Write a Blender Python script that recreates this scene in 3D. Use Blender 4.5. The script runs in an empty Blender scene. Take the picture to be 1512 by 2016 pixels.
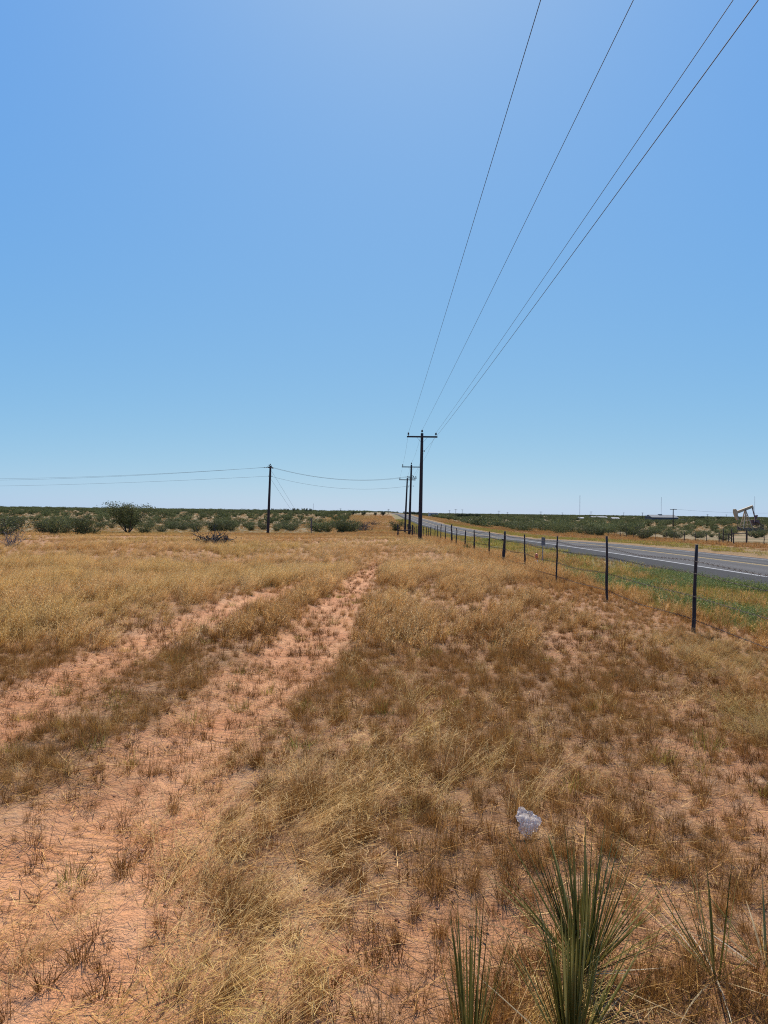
import bpy, math, random
import numpy as np
from mathutils import Vector, Matrix
R = math.radians
scene = bpy.context.scene
COL = scene.collection

# ------------------------------------------------------------------ camera, sky, sun, exposure
F = 1400.0                      # focal length in pixels of the 1512 x 2016 photograph
ROLL = R(0.68)
EYE = 1.6
cam_d = bpy.data.cameras.new('camera'); cam = bpy.data.objects.new('camera', cam_d); COL.objects.link(cam)
cam.location = (0, 0, EYE); cam.rotation_euler = (R(90), -ROLL, 0)
cam_d.sensor_fit = 'VERTICAL'; cam_d.sensor_height = 36; cam_d.sensor_width = 27
cam_d.lens = F/2016*36; cam_d.clip_start = 0.05; cam_d.clip_end = 20000
scene.camera = cam
SUN_EL, SUN_AZ = R(52), R(2.5)
w = bpy.data.worlds.new('World'); scene.world = w; w.use_nodes = True
wn = w.node_tree; bg = wn.nodes['Background']
sky = wn.nodes.new('ShaderNodeTexSky'); sky.sky_type = 'NISHITA'; sky.sun_disc = False
sky.sun_elevation = SUN_EL; sky.sun_rotation = SUN_AZ
sky.air_density = 0.6; sky.dust_density = 0.9; sky.ozone_density = 6.0; sky.altitude = 800
# the camera's response flattens the bright horizon: one power per channel on the sky light
sp_ = wn.nodes.new('ShaderNodeSeparateColor'); cb_ = wn.nodes.new('ShaderNodeCombineColor'); wn.links.new(sky.outputs[0], sp_.inputs[0])
for i_, (k_, g_) in enumerate(((.556, .735), (.572, .410), (.610, .0))):
    p_ = wn.nodes.new('ShaderNodeMath'); p_.operation = 'POWER'; p_.inputs[1].default_value = g_; wn.links.new(sp_.outputs[i_], p_.inputs[0])
    m_ = wn.nodes.new('ShaderNodeMath'); m_.operation = 'MULTIPLY'; m_.inputs[1].default_value = 10*k_*.1**g_; wn.links.new(p_.outputs[0], m_.inputs[0]); wn.links.new(m_.outputs[0], cb_.inputs[i_])
wn.links.new(cb_.outputs[0], bg.inputs[0]); bg.inputs[1].default_value = 0.10
sd = bpy.data.lights.new('sun', 'SUN'); sun = bpy.data.objects.new('sun', sd); COL.objects.link(sun)
sd.energy = 5.0; sd.angle = R(0.53); sd.color = (1.0, 0.94, 0.84)
sun.rotation_euler = Vector((math.sin(SUN_AZ)*math.cos(SUN_EL), math.cos(SUN_AZ)*math.cos(SUN_EL), math.sin(SUN_EL))).to_track_quat('Z', 'Y').to_euler()
sun.location = (0, 60, 80)
vs = scene.view_settings
vs.view_transform = 'Standard'; vs.look = 'None'; vs.gamma = 1; vs.exposure = 0.38
scene.cycles.use_denoising = False; scene.cycles.filter_width = 1.1; scene.cycles.max_bounces = 6; scene.cycles.transparent_max_bounces = 8

# ------------------------------------------------------------------ small tools
rng = np.random.default_rng(7)
random.seed(7)

def vn(x, y, s=0):
    ix, iy = np.floor(x), np.floor(y); fx, fy = x-ix, y-iy
    fx = fx*fx*(3-2*fx); fy = fy*fy*(3-2*fy)
    def h(i, j):
        v = np.sin(i*127.1+j*311.7+s*74.7)*43758.5453
        return v-np.floor(v)
    return (h(ix, iy)*(1-fx)+h(ix+1, iy)*fx)*(1-fy)+(h(ix, iy+1)*(1-fx)+h(ix+1, iy+1)*fx)*fy

def fbm(x, y, s=0, o=3):
    a, t, n = 0.5, 0, 0
    for k in range(o):
        t = t+a*vn(x*2**k, y*2**k, s+k*13); n += a; a *= .5
    return t/n

def sst(a, b, x):
    t = np.clip((x-a)/(b-a), 0, 1); return t*t*(3-2*t)

PY = [-60, 9, 13, 17, 21, 28, 36, 44, 57, 75, 90, 115, 200, 300, 500, 1000, 4000]
PZ = [0, 0, -.04, -.12, -.18, -.23, -.30, -.38, -.56, -.98, -1.40, -1.62, -1.9, -1.5, -.3, -.1, 0]
QZ = [0, 0, -.04, -.12, -.2, -.4, -.6, -.8, -1.05, -1.45, -1.75, -2.05, -2.5, -2.9, -3.3, -4.2, -7.5]
FX = 4.14                        # the barbed wire fence runs along x = FX
RD0, RD1 = 9.1, 19.2             # the asphalt
def prof(y):
    return (np.interp(y-1.2, PY, PZ)+np.interp(y, PY, PZ)+np.interp(y+1.2, PY, PZ))/3
def T(x, y):
    x = np.asarray(x, float); y = np.asarray(y, float)
    p = prof(y); q = np.interp(y, PY, QZ)
    z = p+(q-p)*sst(RD1+1, 36+np.clip((y-150)*.05, 0, 22), x)
    z = z-0.10*sst(4.6, 6.2, x)*(1-sst(7.4, RD0-.2, x))        # shallow ditch
    z = z-0.09*sst(RD0-.3, RD0+.15, x)*(1-sst(RD1-.15, RD1+.4, x)) # bed under the road
    z = z-0.10*sst(14, 19.5, x)*(1-sst(19.5, 22, x))
    near = 1-sst(60, 200, y)
    z = z+near*0.16*(fbm(x*.22, y*.22, 3, 2)-.5)*(1-sst(RD0-2, RD0-.4, x)*(1-sst(RD1+.4, RD1+3, x)))*sst(2, 8, y)
    return z
def road_z(x, y):
    return prof(y)-0.012*np.clip(x-11.3, 0, 3.2)-0.033*np.clip(x-14.5, 0, 9)-0.02*np.clip(11.3-x, 0, 3)
def Tz(x, y): return float(T(np.array([x]), np.array([y]))[0])

CR, SR = math.cos(ROLL), math.sin(ROLL)
def at(px, py, d):
    """the point at depth d that stands at pixel (px, py) of the photograph"""
    u, v = (px-756)/F, (1008-py)/F
    return Vector((d*(u*CR-v*SR), d, EYE+d*(u*SR+v*CR)))
def gx(px, py):
    """x, y of the ground under a pixel"""
    d = 5.0
    for _ in range(60):
        p = at(px, py, d); z = Tz(p.x, d)
        nd = d*(EYE-z)/max(EYE-p.z, 1e-4)
        d = 0.5*d+0.5*min(nd, 3000)
    p = at(px, py, d); return p.x, d

class MB:
    def __init__(s): s.v = []; s.f = []; s.n = 0; s.a = []
    def add(s, v, f, shade=0.5):
        v = np.asarray(v, float); k = s.n
        s.v.append(v); s.f += [tuple(i+k for i in q) for q in f]; s.n += len(v)
        s.a.append(np.full(len(v), shade) if np.isscalar(shade) else np.asarray(shade, float))
    def box(s, c, h, rot=None, shade=.5):
        c = np.array(c, float); P = np.array([(x, y, z) for x in (-1, 1) for y in (-1, 1) for z in (-1, 1)])*np.array(h)
        if rot is not None: P = P@np.array(rot).T
        s.add(P+c, [(0, 1, 3, 2), (4, 6, 7, 5), (0, 4, 5, 1), (2, 3, 7, 6), (0, 2, 6, 4), (1, 5, 7, 3)], shade)
    def bar(s, a, b, wd, ht, up=(0, 0, 1), shade=.5):
        a, b = Vector(a), Vector(b); d = (b-a); L = d.length; d.normalize()
        sdv = d.cross(Vector(up)); 
        if sdv.length < 1e-4: sdv = d.cross(Vector((1, 0, 0)))
        sdv.normalize(); u = sdv.cross(d)
        rot = np.array([[d.x, sdv.x, u.x], [d.y, sdv.y, u.y], [d.z, sdv.z, u.z]])
        s.box((a+b)/2, (L/2, wd/2, ht/2), rot, shade)
    def tube(s, pts, rad, n=8, cap=True, shade=.5):
        pts = [Vector(p) for p in pts]
        if np.isscalar(rad): rad = [rad]*len(pts)
        vs_, fs = [], []; ref = Vector((1, 0.13, 0))
        for i, p in enumerate(pts):
            d = (pts[min(i+1, len(pts)-1)]-pts[max(i-1, 0)]).normalized()
            if abs(d.dot(ref)) > .95: ref = Vector((0, 1, .1)) if abs(d.y) < .9 else Vector((0, .1, 1))
            a = d.cross(ref).normalized(); b = d.cross(a)
            for k in range(n):
                t = 2*math.pi*k/n; q = p+(a*math.cos(t)+b*math.sin(t))*rad[i]; vs_.append(q[:])
        for i in range(len(pts)-1):
            for k in range(n):
                k2 = (k+1) % n; fs.append((i*n+k, i*n+k2, (i+1)*n+k2, (i+1)*n+k))
        if cap: fs.append(tuple(range(n-1, -1, -1))); fs.append(tuple((len(pts)-1)*n+k for k in range(n)))
        s.add(vs_, fs, shade)
    def lathe(s, c, prof_, n=12, shade=.5):
        c = Vector(c); s.tube([c+Vector((0, 0, z)) for r, z in prof_], [r for r, z in prof_], n, True, shade)
    def mesh(s, name, mat, smooth=False):
        me = bpy.data.meshes.new(name)
        V = np.concatenate(s.v) if s.v else np.zeros((0, 3))
        me.from_pydata(V.tolist(), [], s.f)
        at_ = me.attributes.new('shade', 'FLOAT', 'POINT'); at_.data.foreach_set('value', np.concatenate(s.a).astype(np.float32))
        if smooth: me.polygons.foreach_set('use_smooth', np.ones(len(me.polygons), bool))
        for m in (mat if isinstance(mat, (list, tuple)) else [mat]): me.materials.append(m)
        me.update(); return me
    def build(s, name, mat, parent=None, smooth=False, loc=None):
        o = bpy.data.objects.new(name, s.mesh(name, mat, smooth)); COL.objects.link(o)
        if parent is not None: o.parent = parent
        if loc is not None: o.location = loc
        return o

def tag(o, label=None, cat=None, group=None, kind=None):
    if label: o['label'] = label
    if cat: o['category'] = cat
    if group: o['group'] = group
    if kind: o['kind'] = kind
    return o
def thing(name, loc, label, cat, group=None, rz=0):
    o = bpy.data.objects.new(name, None); COL.objects.link(o); o.empty_display_size = .3
    o.location = loc; o.rotation_euler.z = rz
    return tag(o, label, cat, group)
def copy_tree(o, parent=None):
    c = o.copy(); COL.objects.link(c); c.parent = parent
    for ch in list(o.children): copy_tree(ch, c)
    return c

# ------------------------------------------------------------------ materials
def mat(name):
    m = bpy.data.materials.new(name); m.use_nodes = True
    nt = m.node_tree; b = nt.nodes['Principled BSDF']; return m, nt, b
def nd(nt, t, **k):
    n = nt.nodes.new(t)
    for a, v in k.items(): setattr(n, a, v)
    return n
def ramp(nt, fac, stops):
    n = nt.nodes.new('ShaderNodeValToRGB'); e = n.color_ramp.elements
    while len(e) < len(stops): e.new(.5)
    for q, (p, c) in zip(e, stops): q.position = p; q.color = (*c, 1)
    nt.links.new(fac, n.inputs[0]); return n.outputs[0]
def mixc(nt, fac, a, b, mode='MIX'):
    n = nt.nodes.new('ShaderNodeMix'); n.data_type = 'RGBA'; n.blend_type = mode
    for s, i in ((fac, 0), (a, 6), (b, 7)):
        if isinstance(s, (int, float)): n.inputs[i].default_value = s
        elif isinstance(s, tuple): n.inputs[i].default_value = (*s, 1)
        else: nt.links.new(s, n.inputs[i])
    return n.outputs[2]
def mth(nt, op, a, b=0.0):
    n = nt.nodes.new('ShaderNodeMath'); n.operation = op
    for s, i in ((a, 0), (b, 1)):
        if isinstance(s, (int, float)): n.inputs[i].default_value = s
        else: nt.links.new(s, n.inputs[i])
    return n.outputs[0]
def noise(nt, scale, detail=4, rough=.55, coord='Object', vec=None):
    n = nt.nodes.new('ShaderNodeTexNoise'); n.inputs['Scale'].default_value = scale
    n.inputs['Detail'].default_value = detail; n.inputs['Roughness'].default_value = rough
    if vec is None:
        tc = nt.nodes.new('ShaderNodeTexCoord'); vec = tc.outputs[coord]
    nt.links.new(vec, n.inputs['Vector']); return n.outputs['Fac']
def attr(nt, name, typ='GEOMETRY'):
    n = nt.nodes.new('ShaderNodeAttribute'); n.attribute_name = name; n.attribute_type = typ; return n.outputs['Fac']
def bump(nt, b, h, dist, strength=1.0):
    n = nt.nodes.new('ShaderNodeBump'); n.inputs['Distance'].default_value = dist; n.inputs['Strength'].default_value = strength
    nt.links.new(h, n.inputs['Height']); nt.links.new(n.outputs[0], b.inputs['Normal'])

def simple(name, c1, c2, scale=8, rough=.7, metal=0, bmp=0, stretch=None):
    m, nt, b = mat(name); vec = None
    if stretch:
        tc = nd(nt, 'ShaderNodeTexCoord'); mp = nd(nt, 'ShaderNodeMapping'); mp.inputs['Scale'].default_value = stretch
        nt.links.new(tc.outputs['Object'], mp.inputs[0]); vec = mp.outputs[0]
    f = noise(nt, scale, 5, .6, vec=vec)
    nt.links.new(ramp(nt, f, [(.3, c1), (.7, c2)]), b.inputs['Base Color'])
    b.inputs['Roughness'].default_value = rough; b.inputs['Metallic'].default_value = metal
    if bmp: bump(nt, b, f, bmp)
    return m

def foliage(name, cols, transl=.35, tint_cols=None, rough=.6, objvar=.25, spec=.06):
    """leaf or blade: colour by the blade's own 'shade', by the clump's 'tint', part of the light passes through"""
    m, nt, b = mat(name)
    c = ramp(nt, attr(nt, 'shade'), cols)
    if tint_cols: 
        tr = ramp(nt, attr(nt, 'tint', 'INSTANCER'), tint_cols); c = mixc(nt, 1.0, c, tr, 'MULTIPLY')
    oi = nd(nt, 'ShaderNodeObjectInfo')
    hs = nd(nt, 'ShaderNodeHueSaturation'); nt.links.new(c, hs.inputs['Color'])
    nt.links.new(mth(nt, 'ADD', mth(nt, 'MULTIPLY', oi.outputs['Random'], objvar*2), 1-objvar), hs.inputs['Value'])
    c = hs.outputs[0]
    nt.links.new(c, b.inputs['Base Color']); b.inputs['Roughness'].default_value = rough
    b.inputs['Specular IOR Level'].default_value = spec
    t = nd(nt, 'ShaderNodeBsdfTranslucent'); nt.links.new(c, t.inputs[0])
    mx = nd(nt, 'ShaderNodeMixShader'); mx.inputs[0].default_value = transl
    nt.links.new(b.outputs[0], mx.inputs[1]); nt.links.new(t.outputs[0], mx.inputs[2])
    nt.links.new(mx.outputs[0], nt.nodes['Material Output'].inputs[0])
    return m

TINTS = [(0.0, (.72, .50, .32)), (.33, (1.0, .80, .56)), (.66, (1.22, 1.12, 1.0)), (.85, (1.02, .98, .64)), (1.0, (.62, .60, .54))]
M_grass = foliage('dry_grass', [(0, (.075, .036, .013)), (.35, (.235, .125, .038)), (.75, (.47, .285, .098)), (1, (.70, .51, .24))], .28, TINTS, .5, .22)
GT = [(0, (1.9, 1.35, .75)), (.35, (1.25, 1.15, .6)), (.7, (.95, 1.05, .72)), (1, (1.0, 1.10, 1.05))]
M_weed = foliage('green_weed', [(0, (.095, .100, .036)), (.5, (.185, .190, .066)), (1, (.29, .29, .12))], .3, GT, .5, .2)
M_leaf = foliage('mesquite_leaf', [(0, (.030, .036, .013)), (.5, (.080, .088, .032)), (1, (.160, .165, .062))], .30, None, .6, .28)
M_yucca = foliage('yucca_leaf', [(0, (.070, .060, .012)), (.5, (.155, .138, .030)), (1, (.29, .25, .08))], .16, None, .55, .05, .05)
M_dead = foliage('dead_leaf', [(0, (.20, .13, .06)), (.7, (.40, .30, .16)), (1, (.66, .56, .38))], .2, None, .5, .1)
M_bark = simple('bark', (.030, .022, .017), (.085, .065, .05), 14, .9, 0, .01, (1, 1, .25))
M_greytwig = simple('grey_twig', (.10, .085, .07), (.24, .21, .18), 20, .9)
M_post = simple('weathered_post', (.014, .009, .007), (.075, .048, .034), 22, .85, 0, .008, (1, 1, .12))
M_pole = simple('creosote_pole', (.012, .009, .008), (.045, .030, .022), 10, .8, 0, .006, (1, 1, .06))
M_ins = simple('brown_porcelain', (.012, .009, .008), (.022, .016, .014), 8, .6)
M_wire = simple('wire_metal', (.04, .037, .034), (.07, .066, .06), 30, .8, 0)
M_rust = simple('rusty_wire', (.025, .016, .012), (.07, .042, .03), 60, .7, .3)
M_steel = simple('galvanised', (.22, .22, .22), (.34, .34, .33), 12, .5, .6)

# sandy ground
m, nt, b = mat('sandy_soil'); M_soil = m
n1 = noise(nt, .5, 5); n2 = noise(nt, 9, 6, .65); n3 = noise(nt, 90, 4, .7); n4 = noise(nt, 2.3, 5, .6)
sand = ramp(nt, n4, [(.28, (.44, .185, .080)), (.5, (.61, .300, .142)), (.72, (.69, .375, .195))])
sand = mixc(nt, ramp(nt, n1, [(.42, (.0,)*3), (.62, (.5,)*3)]), sand, (.46, .19, .085))
sand = mixc(nt, mth(nt, 'MULTIPLY', n3, .28), sand, (.30, .125, .055))
lit = ramp(nt, n2, [(.35, (.13, .068, .034)), (.55, (.27, .155, .078)), (.72, (.42, .27, .15))])
cov = mth(nt, 'ADD', mth(nt, 'MULTIPLY', attr(nt, 'cover'), 1.15), mth(nt, 'MULTIPLY', mth(nt, 'SUBTRACT', n2, .5), 1.3))
cv = nd(nt, 'ShaderNodeClamp'); nt.links.new(cov, cv.inputs[0])
c = mixc(nt, mth(nt, 'MULTIPLY', cv.outputs[0], .85), sand, lit)
grn = ramp(nt, n2, [(.35, (.10, .085, .035)), (.6, (.15, .14, .055)), (.75, (.24, .19, .08))])
c = mixc(nt, attr(nt, 'green'), c, grn)
scr = ramp(nt, noise(nt, .06, 6, .65), [(.38, (.15, .115, .055)), (.5, (.22, .16, .08)), (.64, (.27, .18, .10))])
c = mixc(nt, attr(nt, 'scrub'), c, scr)
nt.links.new(c, b.inputs['Base Color']); b.inputs['Roughness'].default_value = .95; b.inputs['Specular IOR Level'].default_value = .15
n5 = noise(nt, 34, 3, .6)
tc_ = nd(nt, 'ShaderNodeTexCoord'); sx_ = nd(nt, 'ShaderNodeSeparateXYZ'); nt.links.new(tc_.outputs['Object'], sx_.inputs[0])
tread = mth(nt, 'SINE', mth(nt, 'ADD', mth(nt, 'MULTIPLY', sx_.outputs[1], 95), mth(nt, 'ADD', mth(nt, 'MULTIPLY', sx_.outputs[0], 25), mth(nt, 'MULTIPLY', n4, 4))))
tread = mth(nt, 'MULTIPLY', mth(nt, 'MULTIPLY', tread, attr(nt, 'rut')), ramp(nt, noise(nt, 1.1, 2), [(.50, (0,)*3), (.64, (.0042,)*3)]))
hh = mth(nt, 'ADD', mth(nt, 'ADD', mth(nt, 'MULTIPLY', n3, .008), mth(nt, 'MULTIPLY', n5, .018)), mth(nt, 'ADD', mth(nt, 'MULTIPLY', n2, .06), tread))
bump(nt, b, hh, 1.0, 1.0)

M_clod = simple('soil_crumb', (.30, .13, .06), (.50, .26, .13), 40, .95)
# asphalt: dark shoulder, lighter lanes, wheel paths; x across the road is baked in 'across'
m, nt, b = mat('asphalt'); M_asph = m
ac = attr(nt, 'across')
base = ramp(nt, ac, [(0, (.045, .043, .042)), (.20, (.052, .050, .049)), (.225, (.105, .098, .094)), (.29, (.088, .083, .080)), (.37, (.112, .105, .10)), (.45, (.088, .083, .08)), (.52, (.11, .104, .10)),
                      (.60, (.062, .060, .059)), (.66, (.105, .10, .096)), (.76, (.075, .072, .07)), (.86, (.10, .096, .092)), (1, (.075, .07, .068))])
sp = noise(nt, 60, 5, .8); lg = noise(nt, .35, 4)
c = mixc(nt, .65, base, ramp(nt, sp, [(.35, (.62, .60, .57)), (.65, (1.35, 1.31, 1.25))]), 'MULTIPLY')
c = mixc(nt, .3, c, ramp(nt, lg, [(.3, (.7, .7, .7)), (.7, (1.1, 1.1, 1.1))]), 'MULTIPLY')
nt.links.new(c, b.inputs['Base Color']); b.inputs['Roughness'].default_value = .95; b.inputs['Specular IOR Level'].default_value = .08; bump(nt, b, sp, .01)
def paint(name, col):
    m, nt, b = mat(name); n = noise(nt, 14, 6, .7)
    nt.links.new(ramp(nt, n, [(.36, tuple(x*.35 for x in col)), (.5, col)]), b.inputs['Base Color']); b.inputs['Roughness'].default_value = .9; b.inputs['Specular IOR Level'].default_value = .1
    return m
M_white = paint('white_road_paint', (.40, .39, .37)); M_yellow = paint('yellow_road_paint', (.44, .32, .15))

# ------------------------------------------------------------------ what grows where
def trackL(y): return np.interp(y, [0, 4, 7, 9.4, 12.7, 18, 40], [-3.1, -2.95, -2.87, -2.85, -2.4, -1.95, -1.0])
def trackR(y): return np.interp(y, [0, 2, 4.5, 5.6, 8.7, 11.9, 15.5, 20.5, 30, 60], [-1.55, -1.5, -1.35, -1.2, -.92, -.86, -.70, -.45, -.2, .1])
def halfR(y): return np.interp(y, [1, 3, 4.5, 5.6, 8.7, 11.9, 15.5, 20.5, 30], [.75, .62, .34, .38, .44, .42, .30, .20, .12])
SPOTS = None
def cover(x, y):
    """0 bare sand .. 1 closed dry grass"""
    global SPOTS
    if SPOTS is None:
        SPOTS = [(*gx(px, py), r_, d_) for px, py, r_, d_ in ((760, 1560, .5, .30), (900, 1500, .5, .28), (660, 1620, .35, .2), (960, 1590, .28, .2), (1330, 1440, .4, .22), (480, 1800, .35, .15), (120, 1480, .45, .34), (50, 1560, .4, .28), (250, 1430, .35, .34), (370, 1360, .35, .34), (460, 1310, .3, .3), (200, 1540, .3, .25), (540, 1240, .35, .3), (600, 1190, .4, .25), (20, 1640, .3, .2),
                 (640, 1900, .22, -.25), (800, 1850, .28, -.22), (1300, 1550, .2, -.22), (1460, 1620, .22, -.28), (1010, 1850, .15, -.2), (200, 1950, .45, -.25), (160, 1720, .35, -.2), (1480, 1450, .22, -.2))]
    wob = (fbm(x*1.3, y*.9, 21, 3)-.5)+.7*(fbm(x*4.5, y*3.5, 23, 2)-.5)
    c = .72+.5*(fbm(x*.8, y*.7, 5, 3)-.5)
    c = c+.10*sst(.5, .9, x+wob)*(1-sst(7, 10, y))
    for sx_, sy_, r_, d_ in SPOTS: c = c+d_*np.exp(-((x-sx_)**2+(y-sy_)**2)/(r_*r_))
    wL = .34+wob*.20; wR = halfR(y)+wob*.24
    fadeL = 1-sst(13.5, 18, y+wob*3); fadeR = 1-.75*sst(20, 32, y+wob*4)
    c = c-.66*fadeL*(1-sst(wL-.12, wL+.22, np.abs(x-trackL(y))))
    c = c-.64*fadeR*(1-sst(wR-.12, wR+.24, np.abs(x-trackR(y))))
    c = c-.24*(1-sst(.15, .5, np.abs(x-2.35-.1*np.sin(y*.7)+wob*.8)))*(1-sst(9, 12, y))
    c = c-.03*sst(.75, 1.1, x+wob)*(1-sst(3.0, 3.5, x))*(1-sst(5.2, 7.5, y))
    c = c-.22*(1-sst(2.4, 3.4, y+wob))
    c = np.maximum(c, .85*sst(45, 90, y))
    c = np.maximum(c, .8*sst(RD1-2, RD1, x))
    return np.clip(c, 0.05, 1)
def greenv(x, y):
    g = sst(FX+.5, FX+1.7, x+1.6*(fbm(x*.5, y*.25, 31, 3)-.5))*(1-sst(RD0+.2, RD0+.7, x))
    far = .45*sst(RD1-.5, RD1, x)*(1-sst(21.5, 24, x+2*(fbm(x*.4, y*.1, 37)-.5)))
    return np.clip(g*(.60+.5*fbm(x*.8, y*.4, 33, 3))+far, 0, 1)
def scrubv(x, y):
    edge = 92+20*(fbm(x*.05, y*.02, 41)-.5)
    l = sst(edge-8, edge+6, y)*(1-sst(-9, -5, x+4*(fbm(x*.1, y*.05, 43)-.5)))
    l = np.maximum(l, sst(68, 74, y)*(1-sst(-24, -20, x)))
    r = sst(-4, 1, x-42+17*sst(95, 150, y))
    return np.maximum(np.maximum(l, r), sst(420, 600, y))

# ------------------------------------------------------------------ ground
def axis(spans):
    out = []
    for a, b_, st in spans: out += list(np.arange(a, b_-1e-6, st))
    out.append(spans[-1][1]); return np.array(out)
gxs = axis([(-6000, -1500, 900), (-1500, -300, 150), (-300, -60, 15), (-60, -16, 2), (-16, -6, .4), (-6, 8, .12), (8, 24, .4), (24, 60, 2), (60, 300, 15), (300, 1500, 150), (1500, 6000, 900)])
gys = axis([(-60, -4, 4), (-4, 1, .5), (1, 14, .12), (14, 30, .3), (30, 100, 1), (100, 240, 4), (240, 600, 20), (600, 2000, 140), (2000, 9000, 1000)])
GX, GY = np.meshgrid(gxs, gys); nx, ny = len(gxs), len(gys)
x, y = GX.ravel(), GY.ravel()
z = T(x, y)
cvr = cover(x, y)
z = z+(1-sst(14, 26, y))*sst(-9, -6, x)*(1-sst(7, 8.6, x))*(.05*(fbm(x*2.2, y*2.2, 51, 3)-.5)+.035*cvr-.035*(1-sst(.1, .4, np.abs(x-trackL(y))))*(1-sst(13, 18, y))-.035*(1-sst(.1, .45, np.abs(x-trackR(y))))*(1-sst(20, 26, y)))
me = bpy.data.meshes.new('ground')
idx = np.arange(nx*ny).reshape(ny, nx)
fc = np.stack([idx[:-1, :-1], idx[:-1, 1:], idx[1:, 1:], idx[1:, :-1]], -1).reshape(-1, 4)
me.vertices.add(nx*ny); me.vertices.foreach_set('co', np.stack([x, y, z], 1).astype(np.float32).ravel())
me.loops.add(fc.size); me.loops.foreach_set('vertex_index', fc.ravel().astype(np.int32))
me.polygons.add(len(fc)); me.polygons.foreach_set('loop_start', np.arange(0, fc.size, 4, dtype=np.int32))
me.update(calc_edges=True); me.validate()
me.polygons.foreach_set('use_smooth', np.ones(len(fc), bool))
for nme, val in (('cover', cvr), ('green', greenv(x, y)), ('scrub', scrubv(x, y)), ('shade', cvr), ('rut', np.maximum(1-sst(.12, .42, np.abs(x-trackL(y))), 1-sst(.12, .5, np.abs(x-trackR(y)))))):
    a_ = me.attributes.new(nme, 'FLOAT', 'POINT'); a_.data.foreach_set('value', val.astype(np.float32))
me.materials.append(M_soil)
ground = bpy.data.objects.new('ground', me); COL.objects.link(ground); tag(ground, kind='structure')

# ------------------------------------------------------------------ road and its markings
def strip(name, xs, ys, lift, material, across=None):
    xs, ys = np.array(xs, float), np.array(ys, float)
    X, Y = np.meshgrid(xs, ys); Z = road_z(X, Y)+lift
    nx_, ny_ = len(xs), len(ys); ii = np.arange(nx_*ny_).reshape(ny_, nx_)
    f = np.stack([ii[:-1, :-1], ii[:-1, 1:], ii[1:, 1:], ii[1:, :-1]], -1).reshape(-1, 4)
    me = bpy.data.meshes.new(name); me.from_pydata(np.stack([X.ravel(), Y.ravel(), Z.ravel()], 1).tolist(), [], f.tolist())
    a_ = me.attributes.new('across', 'FLOAT', 'POINT'); a_.data.foreach_set('value', ((X.ravel()-RD0)/(RD1-RD0)).astype(np.float32))
    me.materials.append(material); o = bpy.data.objects.new(name, me); COL.objects.link(o); tag(o, kind='structure'); return o
rys = axis([(-20, 130, 2), (130, 600, 6), (600, 1200, 50)])
xs_ = [RD0-.5, RD0, RD0+.35, 10.2, 11.1, 11.3, 12, 13, 14, 14.5, 15.5, 16.5, 17.7, 18.4, RD1, RD1+.5]
rd = strip('road', xs_, rys, 0.0, M_asph)
v = np.array([q.co[:] for q in rd.data.vertices])
edge = (fbm(v[:, 0]*3, v[:, 1]*.7, 61)-.5)*.35
out = (v[:, 0] < RD0-.2) | (v[:, 0] > RD1+.2); mid = (np.abs(v[:, 0]-RD0) < .01) | (np.abs(v[:, 0]-RD1) < .01)
v[out, 2] -= .16; v[mid, 0] += edge[mid]; v[out, 0] += edge[out]
rd.data.vertices.foreach_set('co', v.astype(np.float32).ravel()); rd.data.update()
strip('road_edge_line', [11.24, 11.37], rys, .005, M_white)
strip('road_edge_line', [17.70, 17.83], rys, .005, M_white)
strip('road_centre_line', [14.36, 14.47], rys, .005, M_yellow)
strip('road_centre_line', [14.58, 14.69], rys, .005, M_yellow)

# ------------------------------------------------------------------ grass clump prototypes (never linked to the scene, only instanced)
def blades(mb, n, L, wd, r0, lean, curl, shade=(0, 1), az=None, dirspread=None, seg=3, sag=None):
    for _ in range(n):
        ph = rng.uniform(0, 2*math.pi); rr = r0*math.sqrt(rng.uniform()); p = np.array([rr*math.cos(ph), rr*math.sin(ph), -.01])
        a = (ph+rng.normal(0, .7)) if az is None else az+rng.normal(0, dirspread)
        l = rng.uniform(*L); th = abs(rng.normal(lean[0], lean[1])); cu = rng.normal(curl, abs(curl)*.5+.08); w_ = wd*rng.uniform(.7, 1.3)
        tw = rng.uniform(-.9, .9)
        side = np.array([-math.sin(a+tw), math.cos(a+tw), 0])
        vv = []
        for k in range(seg+1):
            t = k/seg
            ww = w_*(1-.55*t) if k < seg else 0
            if k < seg: vv += [p-side*ww/2, p+side*ww/2]
            else: vv.append(p.copy())
            ang = min(th+cu*(t+.5/seg), 1.75); dr = np.array([math.sin(ang)*math.cos(a), math.sin(ang)*math.sin(a), math.cos(ang)])
            p = p+dr*l/seg
            if p[2] < .006: p[2] = .006
        f = [(2*k, 2*k+1, 2*k+3, 2*k+2) for k in range(seg-1)]+[(2*seg-2, 2*seg-1, 2*seg)]
        mb.add(vv, f, rng.uniform(*shade))
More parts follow.
